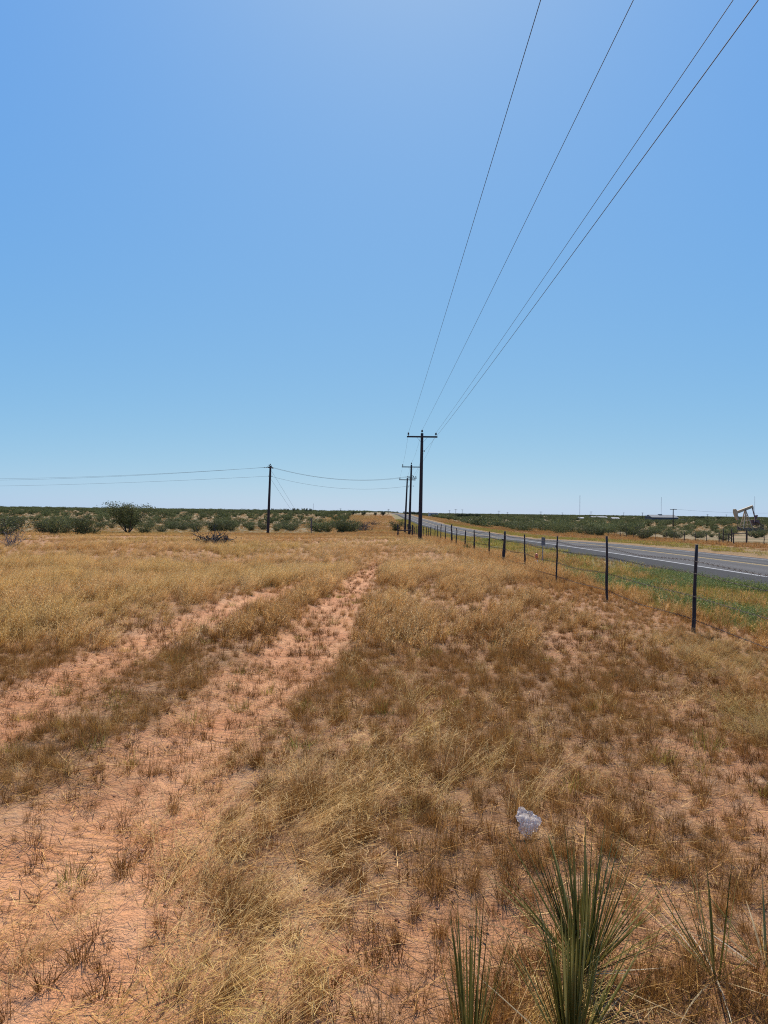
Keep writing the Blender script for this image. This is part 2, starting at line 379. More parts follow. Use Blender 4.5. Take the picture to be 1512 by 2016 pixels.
def panicle(mb, n, L, r0, lean, az=None, spread=.6, sw=.0008, nb=16, shade=(.7, 1)):
    for _ in range(n):
        ph = rng.uniform(0, 2*math.pi); rr = r0*math.sqrt(rng.uniform()); p = np.array([rr*math.cos(ph), rr*math.sin(ph), 0.])
        a = rng.uniform(0, 6.28) if az is None else az+rng.normal(0, spread)
        l = rng.uniform(*L); th = abs(rng.normal(*lean)); sh = rng.uniform(*shade); pts = []
        cu = rng.uniform(.05, .5)
        for k in range(7):
            pts.append(p.copy()); t = k/6; ang = min(th+cu*t*t, 1.6)
            p = p+np.array([math.sin(ang)*math.cos(a), math.sin(ang)*math.sin(a), math.cos(ang)])*l/6
            p[2] = max(p[2], .01)
        sd_ = np.array([-math.sin(a), math.cos(a), 0])
        vv = []; f = []
        for k, q in enumerate(pts):
            ww = sw*(1.2-.8*k/6); vv += [q-sd_*ww, q+sd_*ww]
            if k: f.append((2*k-2, 2*k-1, 2*k+1, 2*k))
        mb.add(vv, f, sh)
        for b_ in range(nb):
            t = .55+.45*b_/nb; i = min(int(t*6), 5); q = pts[i]+(pts[i+1]-pts[i])*(t*6-i)
            d = rng.normal(0, 1, 3); d /= np.linalg.norm(d); bl = rng.uniform(.03, .075)*(1.25-.6*(t-.55)/.45)
            e = q+d*bl+np.array([0, 0, -.01]); s_ = np.cross(d, [0, 0, 1.]); s_ = s_/(np.linalg.norm(s_)+1e-6)*sw*.9
            mb.add([q-s_*.6, q+s_*.6, e+s_*1.3, e-s_*1.3], [(0, 1, 2, 3)], min(sh+.1, 1))
PROTO = {}
def proto(key, mb, material):
    me = mb.mesh('clump_'+key, material); o = bpy.data.objects.new('clump_'+key, me); PROTO[key] = o

for i in range(4):      # short upright bunch, near
    mb = MB(); blades(mb, 95, (.07, .22), .0019, .045, (.30, .24), .45, (0, .85)); blades(mb, 20, (.10, .2), .0020, .04, (.9, .3), .5); proto(f'bunch{i}', mb, M_grass)
for i in range(3):      # tiny stub
    mb = MB(); blades(mb, 34, (.04, .11), .0022, .022, (.5, .35), .3, (0, .5)); proto(f'stub{i}', mb, M_grass)
for i in range(4):      # sparse tall stalks
    mb = MB(); blades(mb, 24, (.16, .40), .0014, .05, (.3, .25), .35, (.05, .85)); blades(mb, 40, (.06, .16), .0019, .04, (.5, .3), .4, (0, .7)); proto(f'stalk{i}', mb, M_grass)
for i in range(5):      # thin spreading shoots, nearly bare crown
    mb = MB(); blades(mb, 20, (.10, .36), .0015, .02, (.95, .38), .35, (0, .75)); blades(mb, 14, (.03, .10), .0026, .02, (.8, .4), .3, (0, .25)); proto(f'spray{i}', mb, M_grass)
for i in range(4):      # pale seeding lovegrass
    mb = MB(); panicle(mb, 16, (.22, .42), .06, (.4, .25), nb=9); blades(mb, 60, (.10, .24), .0017, .06, (.4, .25), .5, (.1, .9)); proto(f'love{i}', mb, M_grass)
for i in range(4):      # stems laid over to the right
    mb = MB(); panicle(mb, 18, (.34, .66), .08, (1.12, .16), .45, .35, nb=4); blades(mb, 46, (.12, .36), .0017, .09, (1.0, .3), .5, (.2, 1), .4, .8); proto(f'laid{i}', mb, M_grass)
for i in range(3):      # loose straw on the ground
    mb = MB()
    for _ in range(46):
        q = rng.uniform(-.28, .28, 2); a = rng.uniform(0, 6.28); l = rng.uniform(.03, .16); d = np.array([math.cos(a), math.sin(a), rng.normal(0, .08)])*l
        s_ = np.array([-math.sin(a), math.cos(a), 0])*rng.uniform(.0008, .0018); p0 = np.array([q[0], q[1], rng.uniform(.004, .018)])
        mb.add([p0-s_, p0+s_, p0+d+s_*.6, p0+d-s_*.6], [(0, 1, 2, 3)], rng.uniform(0, 1))
    proto(f'straw{i}', mb, M_grass)
for i in range(4):      # mid distance bunch
    mb = MB(); blades(mb, 80, (.14, .40), .0040, .10, (.36, .25), .55, (0, .95), .2, 2.0); panicle(mb, 8, (.34, .5), .1, (.4, .2), .3, 1.0, .003, 7); proto(f'mid{i}', mb, M_grass)
for i in range(4):      # wind-swept pale grass of the field, leaning right
    mb = MB(); blades(mb, 50, (.24, .58), .0042, .16, (.6, .25), .8, (.45, 1), .2, .5); blades(mb, 55, (.12, .34), .0045, .16, (.4, .25), .6, (0, .5), .2, .8); panicle(mb, 12, (.45, .65), .15, (.55, .2), .2, .6, .003, 7); proto(f'field{i}', mb, M_grass)
for i in range(4):      # far patch
    mb = MB(); blades(mb, 90, (.22, .55), .018, .5, (.5, .3), .6, (.3, 1), .3, 1.0); proto(f'patch{i}', mb, M_grass)
for i in range(3):      # very far patch
    mb = MB(); blades(mb, 80, (.3, .8), .07, 1.6, (.5, .3), .5, (.1, .9), .3, 1.2); proto(f'wide{i}', mb, M_grass)
for i in range(4):      # low leafy weed
    mb = MB()
    for s_ in range(16):
        a = rng.uniform(0, 6.28); th = rng.uniform(.2, 1.2); l = rng.uniform(.12, .34); d = np.array([math.sin(th)*math.cos(a), math.sin(th)*math.sin(a), math.cos(th)])
        p0 = np.array([rng.normal(0, .05), rng.normal(0, .05), 0])
        for k in range(22):
            q = p0+d*l*(k+2)/24+rng.normal(0, .012, 3); e = rng.normal(0, 1, 3); e[2] *= .5; e /= np.linalg.norm(e)
            s2 = np.cross(e, rng.normal(0, 1, 3)); s2 /= np.linalg.norm(s2); ll = rng.uniform(.014, .034); q[2] = max(q[2], .01)
            mb.add([q, q+e*ll*.5+s2*ll*.22, q+e*ll, q+e*ll*.5-s2*ll*.22], [(0, 1, 2, 3)], rng.uniform())
    proto(f'weed{i}', mb, M_weed)
for i in range(3):      # green grass
    mb = MB(); blades(mb, 60, (.10, .28), .006, .14, (.4, .3), .6, (.1, 1)); proto(f'green{i}', mb, M_weed)
for i in range(3):      # far green patch
    mb = MB(); blades(mb, 80, (.12, .32), .02, .6, (.5, .3), .6, (.1, 1)); proto(f'turf{i}', mb, M_weed)

class Scatter:
    def __init__(s): s.p, s.r, s.s, s.k, s.t, s.keys = [], [], [], [], [], []
    def add(s, xy, kinds, scale, tint, rot=None, zoff=0.0, vs_=1.0):
        n = len(xy)
        if not n: return
        for k in kinds:
            if k not in s.keys: s.keys.append(k)
        xy = np.asarray(xy); zz = T(xy[:, 0], xy[:, 1])
        yy = xy[:, 1]; xx = xy[:, 0]
        zz = zz+(1-sst(14, 26, yy))*sst(-9, -6, xx)*(1-sst(7, 8.6, xx))*(.05*(fbm(xx*2.2, yy*2.2, 51, 3)-.5)+.035*cover(xx, yy)-.035*(1-sst(.1, .4, np.abs(xx-trackL(yy))))*(1-sst(13, 18, yy))-.035*(1-sst(.1, .45, np.abs(xx-trackR(yy))))*(1-sst(20, 26, yy)))
        s.p.append(np.column_stack([xy, zz+zoff]))
        rz = rng.uniform(0, 2*math.pi, n) if rot is None else rot
        s.r.append(np.column_stack([rng.normal(0, .06, n), rng.normal(0, .06, n), rz]))
        sc = np.broadcast_to(scale, n)*(1-.38*sst(2.9, 3.6, xx)*(1-sst(4.5, 5.2, xx))*sst(5, 7, yy)*(1-sst(13.5, 19, yy))); s.s.append(np.column_stack([sc, sc, sc*vs_]))
        s.k.append([kinds[i] for i in rng.integers(0, len(kinds), n)]); s.t.append(np.broadcast_to(tint, n))
    def build(s, name, label, cat):
        keys = sorted(set(k for l in s.k for k in l))
        col = bpy.data.collections.new('clumps_'+name)
        for k in keys: col.objects.link(PROTO[k])
        order = {k: i for i, k in enumerate(sorted(keys, key=lambda k: PROTO[k].name))}
        P = np.concatenate(s.p); n = len(P)
        me = bpy.data.meshes.new(name); me.vertices.add(n); me.vertices.foreach_set('co', P.astype(np.float32).ravel())
        a_ = me.attributes.new('rot', 'FLOAT_VECTOR', 'POINT'); a_.data.foreach_set('vector', np.concatenate(s.r).astype(np.float32).ravel())
        a_ = me.attributes.new('size', 'FLOAT_VECTOR', 'POINT'); a_.data.foreach_set('vector', np.concatenate(s.s).astype(np.float32).ravel())
        a_ = me.attributes.new('tint', 'FLOAT', 'POINT'); a_.data.foreach_set('value', np.concatenate(s.t).astype(np.float32))
        a_ = me.attributes.new('pick', 'INT', 'POINT'); a_.data.foreach_set('value', np.array([order[k] for l in s.k for k in l], np.int32))
        o = bpy.data.objects.new(name, me); COL.objects.link(o); tag(o, label, cat, kind='stuff')
        g = bpy.data.node_groups.new('scatter_'+name, 'GeometryNodeTree')
        g.interface.new_socket(name='Geometry', in_out='INPUT', socket_type='NodeSocketGeometry')
        g.interface.new_socket(name='Geometry', in_out='OUTPUT', socket_type='NodeSocketGeometry')
        gi, go = g.nodes.new('NodeGroupInput'), g.nodes.new('NodeGroupOutput')
        ip = g.nodes.new('GeometryNodeInstanceOnPoints'); ci = g.nodes.new('GeometryNodeCollectionInfo')
        ci.inputs['Collection'].default_value = col; ci.inputs['Separate Children'].default_value = True; ci.inputs['Reset Children'].default_value = True
        def na(nm, tp):
            q = g.nodes.new('GeometryNodeInputNamedAttribute'); q.data_type = tp; q.inputs['Name'].default_value = nm
            return [u for u in q.outputs if u.enabled and u.name == 'Attribute'][0]
        L = g.links.new
        L(gi.outputs[0], ip.inputs['Points']); L(ci.outputs[0], ip.inputs['Instance']); ip.inputs['Pick Instance'].default_value = True
        L(na('pick', 'INT'), ip.inputs['Instance Index']); L(na('rot', 'FLOAT_VECTOR'), ip.inputs['Rotation']); L(na('size', 'FLOAT_VECTOR'), ip.inputs['Scale'])
        L(ip.outputs[0], go.inputs[0])
        md = o.modifiers.new('scatter', 'NODES'); md.node_group = g
        return o

def sample(y0, y1, dens, margin=1.3, pad=1.0, xlim=None):
    """points over the part of the ground the picture sees, with a margin at the sides"""
    k = .54*margin; A = 2*(k*(y1*y1-y0*y0)/2+pad*(y1-y0)); n = int(A*dens)
    yy = np.sqrt(rng.uniform(y0*y0, y1*y1, n)); xx = rng.uniform(-1, 1, n)*(k*yy+pad)
    q = np.column_stack([xx, yy])
    if xlim: q = q[(xx > xlim[0]) & (xx < xlim[1])]
    return q
def keys(p, n): return [f'{p}{i}' for i in range(n)]

dry = Scatter()
def tint_of(x, y, s=71):
    """clump colour: 0 red brown, .33 amber, .66 straw, .85 olive straw, 1 grey"""
    f = fbm(x*.8-y*.1, y*.3, s, 3)
    t = .36+.85*(f-.5)
    t = t-.14*sst(.8, 1.6, x)*(1-sst(10, 22, y))+.26*(1-sst(-3.4, -2.4, x-.1*(y-8)))*sst(6, 9, y)
    t = t+.16*sst(14, 26, y)+rng.normal(0, .10, len(x))
    return np.clip(t, .02, .76)
# near field, 1.2 - 8 m
q = sample(1.0, 8, 260, 1.35, .8, (-9, 4.9)); cv_ = cover(q[:, 0], q[:, 1]); cl = .55*fbm(q[:, 0]*4.8-q[:, 1]*.45, q[:, 1]*1.3, 81, 2)+.45*fbm(q[:, 0]*5.5, q[:, 1]*5, 82, 2)
keep = rng.uniform(size=len(q)) < np.clip(cv_, .12, 1)**1.35*np.clip(.15+2.2*(cl-.32), .05, 1.1); q = q[keep]; cv_ = cv_[keep]; cl = cl[keep]
hs = (.42+.55*cv_*cl*1.5)*.82; hs = hs*(1-.22*sst(.9, 1.4, q[:, 0])*(1-sst(5, 8, q[:, 1])))*(1-.25*(1-sst(-1.3, -1.0, q[:, 0])))
u = rng.uniform(size=len(q)); tn = tint_of(q[:, 0], q[:, 1])
a = u < .74; dry.add(q[a], keys('bunch', 4), hs[a]*rng.uniform(.7, 1.2, a.sum()), tn[a])
a = (u >= .74) & (u < .965); dry.add(q[a], keys('stalk', 4), hs[a]*rng.uniform(.6, 1.1, a.sum()), tn[a])
a = (u >= .965) & (q[:, 1] > 2.9); dry.add(q[a], keys('love', 4), hs[a]*rng.uniform(.6, .9, a.sum()), np.clip(tn[a]+.2, 0, .84))
q = sample(1.0, 10, 75, 1.35, .8, (-9, 4.9)); cv_ = cover(q[:, 0], q[:, 1]); q = q[rng.uniform(size=len(q)) < .40+.5*cv_]
dry.add(q, keys('stub', 3), rng.uniform(.5, 1.3, len(q)), np.clip(tint_of(q[:, 0], q[:, 1])-.25, 0, 1))
q = sample(1.0, 12, 26, 1.35, .8, (-9, 4.9)); cv_ = cover(q[:, 0], q[:, 1]); q = q[rng.uniform(size=len(q)) < .25+.75*cv_]
dry.add(q, keys('straw', 3), rng.uniform(.7, 1.3, len(q)), rng.uniform(.2, .8, len(q)), vs_=1)
q = sample(1.0, 7.5, 46, 1.35, .8, (-9, 4.2)); cv_ = cover(q[:, 0], q[:, 1]); q = q[rng.uniform(size=len(q)) < .55-.25*cv_+.25*(1-sst(-1.4, -.6, q[:, 0]))]
dry.add(q, keys('spray', 5), rng.uniform(.45, 1.05, len(q)), np.clip(rng.normal(.34, .18, len(q)), 0, .8))
q = sample(1.0, 8, 22, 1.35, .8, (-9, 4.2)); cv_ = cover(q[:, 0], q[:, 1]); q = q[rng.uniform(size=len(q)) < .25+.75*cv_]
dry.add(q, keys('stalk', 4), rng.uniform(.55, 1.0, len(q)), np.clip(rng.normal(.45, .18, len(q)), 0, .8))
for px, py, n, sp_ in ((1150, 1960, 16, .16), (1110, 2060, 16, .12), (925, 2040, 26, .13), (1400, 1960, 26, .17), (1270, 1900, 16, .15), (1020, 1960, 14, .13), (1480, 1990, 16, .12)):
    n = n//2; X0, Y0 = gx(px, py); q = np.column_stack([rng.normal(X0, sp_, n), rng.normal(Y0, sp_, n)])
    dry.add(q, keys('stalk', 4)+keys('spray', 5)+keys('bunch', 4), rng.uniform(.6, 1.05, n), np.clip(rng.normal(.42, .15, n), 0, .8))
# pale stems laid over, in the drifts the photograph shows
for px, py, n, sp_, tt in ((470, 1790, 26, .26, .66), (560, 1560, 26, .30, .62), (370, 1920, 14, .18, .72), (430, 1650, 16, .25, .6), (620, 1640, 14, .22, .66), (520, 1950, 12, .16, .7), (880, 1480, 22, .30, .72), (780, 1560, 18, .28, .68),
                       (960, 1560, 12, .22, .72), (1340, 1420, 10, .25, .6), (740, 1330, 16, .4, .66), (830, 1400, 16, .35, .7), (110, 1880, 8, .2, .5), (1030, 1990, 8, .10, .75), (700, 1480, 14, .3, .7)):
    n = int(n*(.5 if py > 1600 or px < 600 else .28)); X0, Y0 = gx(px, py); q = np.column_stack([rng.normal(X0, sp_, n), rng.normal(Y0, sp_*1.1, n)])
    dry.add(q, keys('laid', 4), rng.uniform(.45, .9, n), np.clip(rng.normal(tt, .08, n), 0, .84), rng.normal(0, .5, n))
    m_ = max(n//3, 1); q = np.column_stack([rng.normal(X0, sp_, m_), rng.normal(Y0, sp_, m_)])
    dry.add(q, keys('love', 4), rng.uniform(.4, .75, m_), np.clip(rng.normal(tt, .08, m_), 0, .84))
# 8 - 22 m
q = sample(8, 22, 62, 1.3, 1.0, (-19, 5.0)); cv_ = cover(q[:, 0], q[:, 1]); cl = fbm(q[:, 0]*2.2-q[:, 1]*.2, q[:, 1]*.7, 83, 2)
keep = rng.uniform(size=len(q)) < np.clip(cv_, .1, 1)**1.4*np.clip(.42+1.5*(cl-.25), .2, 1.2); q = q[keep]; cv_ = cv_[keep]; cl = cl[keep]
fld = 1-sst(-.55, .25, q[:, 0]-trackL(q[:, 1])); tn = tint_of(q[:, 0], q[:, 1])
isf = rng.uniform(size=len(q)) < .15+.8*np.maximum(fld, .8*sst(14, 20, q[:, 1]))
hs = (.40+.45*cv_)*(.6+.6*cl)*(1-.18*sst(.2, 1.0, q[:, 0])*(1-sst(14, 20, q[:, 1])))
hs = hs*(1-.30*sst(2.6, 3.4, q[:, 0])*(1-sst(15, 20, q[:, 1])))
a = isf; dry.add(q[a], keys('field', 4), hs[a]*rng.uniform(.65, 1.05, a.sum()), np.clip(tn[a]+.14, 0, .74), rng.normal(0, .5, a.sum()))
a = ~isf; dry.add(q[a], keys('mid', 4), hs[a]*rng.uniform(.6, 1.05, a.sum()), tn[a], rng.normal(0, 1.2, a.sum()))
q = sample(8, 24, 22, 1.3, 1.0, (-19, 5.0)); dry.add(q, keys('stub', 3), rng.uniform(.8, 1.7, len(q)), rng.uniform(0, .35, len(q)))
# 22 - 60 m
q = sample(22, 60, 15, 1.25, 2.0, (-60, 4.9)); cv_ = cover(q[:, 0], q[:, 1]); cl = fbm(q[:, 0]*.5, q[:, 1]*.35, 85, 3)
keep = rng.uniform(size=len(q)) < cv_*np.clip(.5+1.2*(cl-.3), .2, 1); q = q[keep]; cl = cl[keep]
dry.add(q, keys('field', 4), rng.uniform(.45, .9, len(q))*(.40+.8*cl)*(1-.3*sst(34, 50, q[:, 1])), np.clip(.62+.95*(fbm(q[:, 0]*.16, q[:, 1]*.13, 73, 3)-.5)+rng.normal(0, .08, len(q)), .1, .80), rng.normal(0, .5, len(q)))
# 60 - 150 m grassy strip, not in the scrub
q = sample(60, 150, 3.2, 1.2, 2.0, (-90, 4.6)); sc_ = scrubv(q[:, 0], q[:, 1]); q = q[rng.uniform(size=len(q)) < 1-.75*sc_]
dry.add(q, keys('patch', 4), rng.uniform(.3, .62, len(q)), np.clip(.50+1.2*(fbm(q[:, 0]*.07, q[:, 1]*.05, 75, 3)-.5)+rng.normal(0, .08, len(q)), .1, .84), rng.normal(0, .5, len(q)))
# the mown strip to the horizon and the far verge beyond the road
n = 9000; yy = np.sqrt(rng.uniform(130**2, 430**2, n)); xx = rng.uniform(-16-.03*yy, 4.6); q = np.column_stack([xx, yy])
dry.add(q, keys('patch', 4), rng.uniform(.35, .75, n), np.clip(.58+.8*(fbm(xx*.15, yy*.04, 79, 3)-.5)+rng.normal(0, .07, n), .1, .84), rng.normal(0, .5, n))
n = 6000; yy = np.sqrt(rng.uniform(180**2, 480**2, n)); xx = rng.uniform(RD1+.8, 30, n); q = np.column_stack([xx, yy])
dry.add(q, keys('patch', 4), rng.uniform(.35, .8, n), np.clip(.50+.8*(fbm(xx*.15, yy*.04, 80, 3)-.5)+rng.normal(0, .07, n), .1, .84), rng.normal(0, .5, n))
# scrubland far off: sparse wide patches
q = sample(140, 520, .10, 1.15, 4.0); q = q[(q[:, 0] < 4) | (q[:, 0] > 28)]
dry.add(q, keys('wide', 3), rng.uniform(.25, .5, len(q)), np.clip(rng.normal(.5, .12, len(q)), .1, .84))
# far road side, tan, out to the second fence
yy = np.sqrt(rng.uniform(30**2, 230**2, 9000)); xx = rng.uniform(RD1+.7, 44, 9000); q = np.column_stack([xx, yy]); q = q[np.abs(xx) < .66*yy+3]
dry.add(q, keys('patch', 4), rng.uniform(.35, .85, len(q))*(.6+.5*sst(24, 30, q[:, 0])), np.clip(.30+.6*(fbm(q[:, 0]*.2, q[:, 1]*.06, 77, 3)-.5)+rng.normal(0, .08, len(q)), .02, .84), rng.normal(0, .7, len(q)))
# tangled rank grass under the near fence
n = 3600; yy = 4.5+55*rng.uniform(size=n)**1.6; xx = FX-.15+rng.normal(0, .38, n); q = np.column_stack([xx, yy])
dry.add(q, keys('field', 4)+keys('mid', 4), rng.uniform(.35, .8, n)*(.55+.45*sst(13, 24, yy)), np.clip(rng.normal(.22, .16, n), 0, .9), None)
n = 160; q = np.column_stack([rng.normal(3.75, .32, n), rng.normal(7.9, .7, n)]); dry.add(q, keys('laid', 4), rng.uniform(.5, .95, n), np.clip(rng.normal(.9, .08, n), .7, 1), None)
n = 60; q = np.column_stack([rng.normal(2.95, .2, n), rng.normal(5.2, .35, n)]); dry.add(q, keys('laid', 4), rng.uniform(.5, .9, n), np.clip(rng.normal(.9, .08, n), .6, 1), None)
n = 40; q = np.column_stack([rng.normal(.95, .16, n), rng.normal(2.2, .16, n)]); dry.add(q, keys('spray', 5)+keys('straw', 3), rng.uniform(.4, .8, n), np.clip(rng.normal(.95, .05, n), .7, 1), None)
clod = Scatter()
for i in range(4):
    mb = MB()
    for _ in range(16):
        c0_ = np.array([rng.uniform(-.2, .2), rng.uniform(-.2, .2), 0]); rr_ = .0035*rng.lognormal(0, .5); pts_ = []
        vv_ = [np.array([math.cos(a)*math.cos(e), math.sin(a)*math.cos(e), math.sin(e)*.7]) for e in (-.6, .35) for a in np.linspace(0, 6.28, 6)[:5]]+[np.array([0, 0, .75])]
        vv_ = [c0_+v_*rr_*rng.uniform(.75, 1.25) for v_ in vv_]
        mb.add(vv_, [(k, (k+1) % 5, 5+(k+1) % 5, 5+k) for k in range(5)]+[(5+k, 5+(k+1) % 5, 10) for k in range(5)], rng.uniform())
    proto(f'crumb{i}', mb, M_clod)
q = sample(1.0, 9, 9, 1.3, .6, (-9, 4.5)); clod.add(q, keys('crumb', 4), rng.uniform(.6, 1.5, len(q)), .5)
clod.build('soil_crumbs', 'small crumbs of red sandy soil scattered over the bare ground', 'soil')
dry.build('dry_grass', 'dry tan and brown grass growing in bunches over the sand', 'grass')

grn_ = Scatter()
yy = 3.5+20*rng.uniform(size=11000)**.8; xx = rng.uniform(FX+.2, RD0+.1, 11000); q = np.column_stack([xx, yy]); g = greenv(xx, yy); bl = fbm(xx*.6, yy*.35, 91, 3)
k_ = rng.uniform(size=len(q)) < g; q, bl = q[k_], bl[k_]
wd = (bl > .57) & (q[:, 0] > 5.0) & (q[:, 0] < 8.6)
grn_.add(q[wd], keys('weed', 4), rng.uniform(.5, 1.15, wd.sum()), np.clip(rng.normal(.8, .15, wd.sum()), 0, 1))
grn_.add(q[~wd], keys('green', 3), rng.uniform(.5, 1.05, (~wd).sum())*(1-.5*sst(7.8, 8.8, q[~wd][:, 0])), np.clip(-.04+1.0*(fbm(q[~wd][:, 0]*.5, q[~wd][:, 1]*.3, 95, 2)-.3)+rng.normal(0, .12, (~wd).sum()), 0, .7))
yy = np.sqrt(rng.uniform(22**2, 300**2, 16000)); xx = rng.uniform(FX+.2, RD0+.1, 16000); q = np.column_stack([xx, yy]); g = greenv(xx, yy)
q = q[rng.uniform(size=len(q)) < g]
grn_.add(q, keys('turf', 3), rng.uniform(.5, 1.0, len(q)), np.clip(.0+.9*(fbm(q[:, 0]*.4, q[:, 1]*.12, 97, 2)-.3)+rng.normal(0, .12, len(q)), 0, .7))
yy = np.sqrt(rng.uniform(34**2, 230**2, 3500)); xx = RD1+.5+rng.uniform(0, 1, 3500)**1.5*3; q = np.column_stack([xx, yy])
grn_.add(q, keys('turf', 3), rng.uniform(.4, .8, len(q)), np.clip(rng.normal(.12, .12, len(q)), 0, 1))
n = 240; q = sample(3, 16, 1.3, 1.2, 1, (-9, 4)); grn_.add(q, keys('green', 3), rng.uniform(.3, .6, len(q)), rng.uniform(0, .4, len(q)))
grn_.build('roadside_weeds', 'low green weeds and grass between the wire fence and the road', 'weeds')
# dry grass mixed into the verge
vd = Scatter()
yy = 3.5+30*rng.uniform(size=7000)**.8; xx = rng.uniform(FX+.3, RD0+.15, 7000); q = np.column_stack([xx, yy]); k_ = rng.uniform(size=len(q)) < np.clip(1.05-greenv(xx, yy)*1.1+.12, 0, 1)*.9; q = q[k_]
vd.add(q, keys('mid', 4), rng.uniform(.4, .85, len(q))*(1-.55*sst(7.2, 8.6, q[:, 0])), np.clip(rng.normal(.3, .16, len(q)), 0, .84))
yy = np.sqrt(rng.uniform(30**2, 260**2, 2200)); xx = rng.uniform(FX+.3, RD0-.3, 2200); q = np.column_stack([xx, yy])
vd.add(q, keys('patch', 4), rng.uniform(.35, .7, len(q)), np.clip(rng.normal(.5, .15, len(q)), 0, .84))
vd.build('verge_grass', 'dry brown grass on the verge beside the road', 'grass')

# ------------------------------------------------------------------ mesquite shrubs and trees
def shrub(seed, H, W, nst, nleaf, leaf, low=.25, clus=.16, spread=1.0):
    """trunk mesh builder, crown mesh builder"""
    r = np.random.default_rng(seed); tr, cr = MB(), MB(); tips = []
    for s_ in range(nst):
        a = 2*math.pi*(s_+r.uniform(-.3, .3))/nst; out = W/2*r.uniform(.45, .9)*spread; hh_ = H*r.uniform(.6, .92); pts = []
        for k in range(7):
            t = k/6; rr = out*t**.8; pts.append((rr*math.cos(a)+r.normal(0, .03*W*t), rr*math.sin(a)+r.normal(0, .03*W*t), hh_*t**.95-.05))
        r0 = .018*H*r.uniform(.8, 1.3); tr.tube(pts, [r0*(1-.75*k/6) for k in range(7)], 5, False)
        for k in range(3 if low > .1 else 1, 7):
            for _ in range(2):
                b0 = np.array(pts[k]); d = r.normal(0, 1, 3); d[2] = abs(d[2])*.5+.1; d /= np.linalg.norm(d); l = W*r.uniform(.10, .24)
                e = b0+d*l; e[2] = min(max(e[2], low*H), H*.97); tr.tube([b0, (b0+e)/2+r.normal(0, .02*W, 3), e], [r0*.35, r0*.25, r0*.12], 4, False); tips.append(e); tips.append((b0+e)/2)
            tips.append(np.array(pts[k]))
    tips = np.array(tips); tips = tips[tips[:, 2] > low*H]
    csh = r.uniform(0, 1, len(tips)); ci = r.integers(0, len(tips), nleaf); cen = tips[ci]
    P = cen+r.normal(0, 1, (nleaf, 3))*np.array([clus*W*.55, clus*W*.55, clus*H*.5])
    P[:, 2] = np.clip(P[:, 2], .04, H*1.06)
    d = r.normal(0, 1, (nleaf, 3)); d /= np.linalg.norm(d, axis=1)[:, None]; e = np.cross(d, r.normal(0, 1, (nleaf, 3))); e /= np.linalg.norm(e, axis=1)[:, None]
    l = leaf*r.uniform(.6, 1.4, nleaf)[:, None]
    V = np.stack([P-d*l*.5, P+e*l*.28, P+d*l*.5, P-e*l*.28], 1).reshape(-1, 3)
    f = [(4*i, 4*i+1, 4*i+2, 4*i+3) for i in range(nleaf)]
    sh = np.clip(.15+.5*csh[ci]+r.uniform(0, .5, nleaf), 0, 1)
    cr.add(V, f, np.repeat(sh, 4)); return tr, cr
NV = 6
SH = [shrub(100+i, 1.0, 1.6+.3*(i % 3), 7+i % 3, 2000, .072, .02, .13) for i in range(NV)]
SH_tr = [t.mesh('trunk', M_bark) for t, c in SH]; SH_cr = [c.mesh('crown', M_leaf) for t, c in SH]
FARM = []
for i in range(4):
    t, c = shrub(140+i, 1.0, 1.7, 6, 420, .17, .06, .2); mb = MB(); FARM.append(c.mesh('mesquite_bush', M_leaf))

bushes = []                       # x, y, height, zone
def put(px, py, d, H, zone, xy=None):
    x_ = at(px, py, d).x if xy is None else xy[0]; bushes.append((x_, d, H, zone))
# near ones read off the photograph
NEAR = [(106, 60, 1.5), (88, 63, 1.3), (126, 64, 1.3), (160, 61, 1.75), (178, 63, 1.35), (5, 50, 1.5), (286, 72, 1.15), (318, 92, 1.1)]
ROW = [(385, 100, 1.7), (402, 104, 1.9), (420, 101, 2.0), (440, 103, 2.1), (455, 106, 1.9), (470, 102, 1.8), (495, 112, 1.6), (545, 108, 1.3), (572, 110, 1.6), (586, 107, 2.0), (628, 106, 2.3), (645, 108, 2.0), (560, 125, 1.8), (655, 112, 1.9),
       (672, 106, 2.2), (684, 108, 2.4), (693, 111, 2.0), (600, 130, 2.0), (340, 112, 1.8), (355, 116, 1.6), (518, 118, 1.5)]
for px, d, H in NEAR: put(px, 1040, d, H, 'near')
for i_, (px, d, H) in enumerate(ROW):
    if i_ % 4 != 1: put(px, 1040, d, H*.86, 'row')
r_ = np.random.default_rng(11)
def free(x_, y_, k):  # keep a spacing
    return all((x_-b_[0])**2+(y_-b_[1])**2 > k*k for b_ in bushes)
tries = 0; nl = nr = 0
while nl < 128 and tries < 6000:
    tries += 1; y_ = r_.uniform(106, 235); x_ = r_.uniform(-.60*y_, -.045*y_-2)
    if free(x_, y_, 2.6+.012*y_): bushes.append((x_, y_, r_.uniform(.8, 1.7), 'left')); nl += 1
tries = 0
while nr < 150 and tries < 6000:
    tries += 1; y_ = math.sqrt(r_.uniform(90**2, 250**2)); x0_ = 43-17*float(sst(95, 150, y_)); x_ = r_.uniform(x0_, .60*y_+2) if .60*y_ > 42 else 99999
    if x_ > 9999 or (x_ > 90 and x_ < 112 and 170 < y_ < 215): continue
    dens_near = y_ > 118 or x_/y_ < .30 or r_.uniform() < .35
    if dens_near and free(x_, y_, 2.6+.008*y_): bushes.append((x_, y_, r_.uniform(1.4, 2.7) if x_/y_ < .36 else r_.uniform(.8, 1.6), 'right')); nr += 1
ZONE = {'near': ('open green mesquite bush on the dry grass near the left edge, bare stems showing', 'bushes beside the spreading tree'),
        'row': ('dense green mesquite bush in the front row behind the lone left pole', 'front row of bushes behind the left pole'),
        'left': ('green mesquite bush out in the scrubland on the left, behind the front row', 'bushes across the left scrubland'),
        'right': ('green mesquite bush beyond the far fence on the right side of the road', 'bushes beyond the road')}
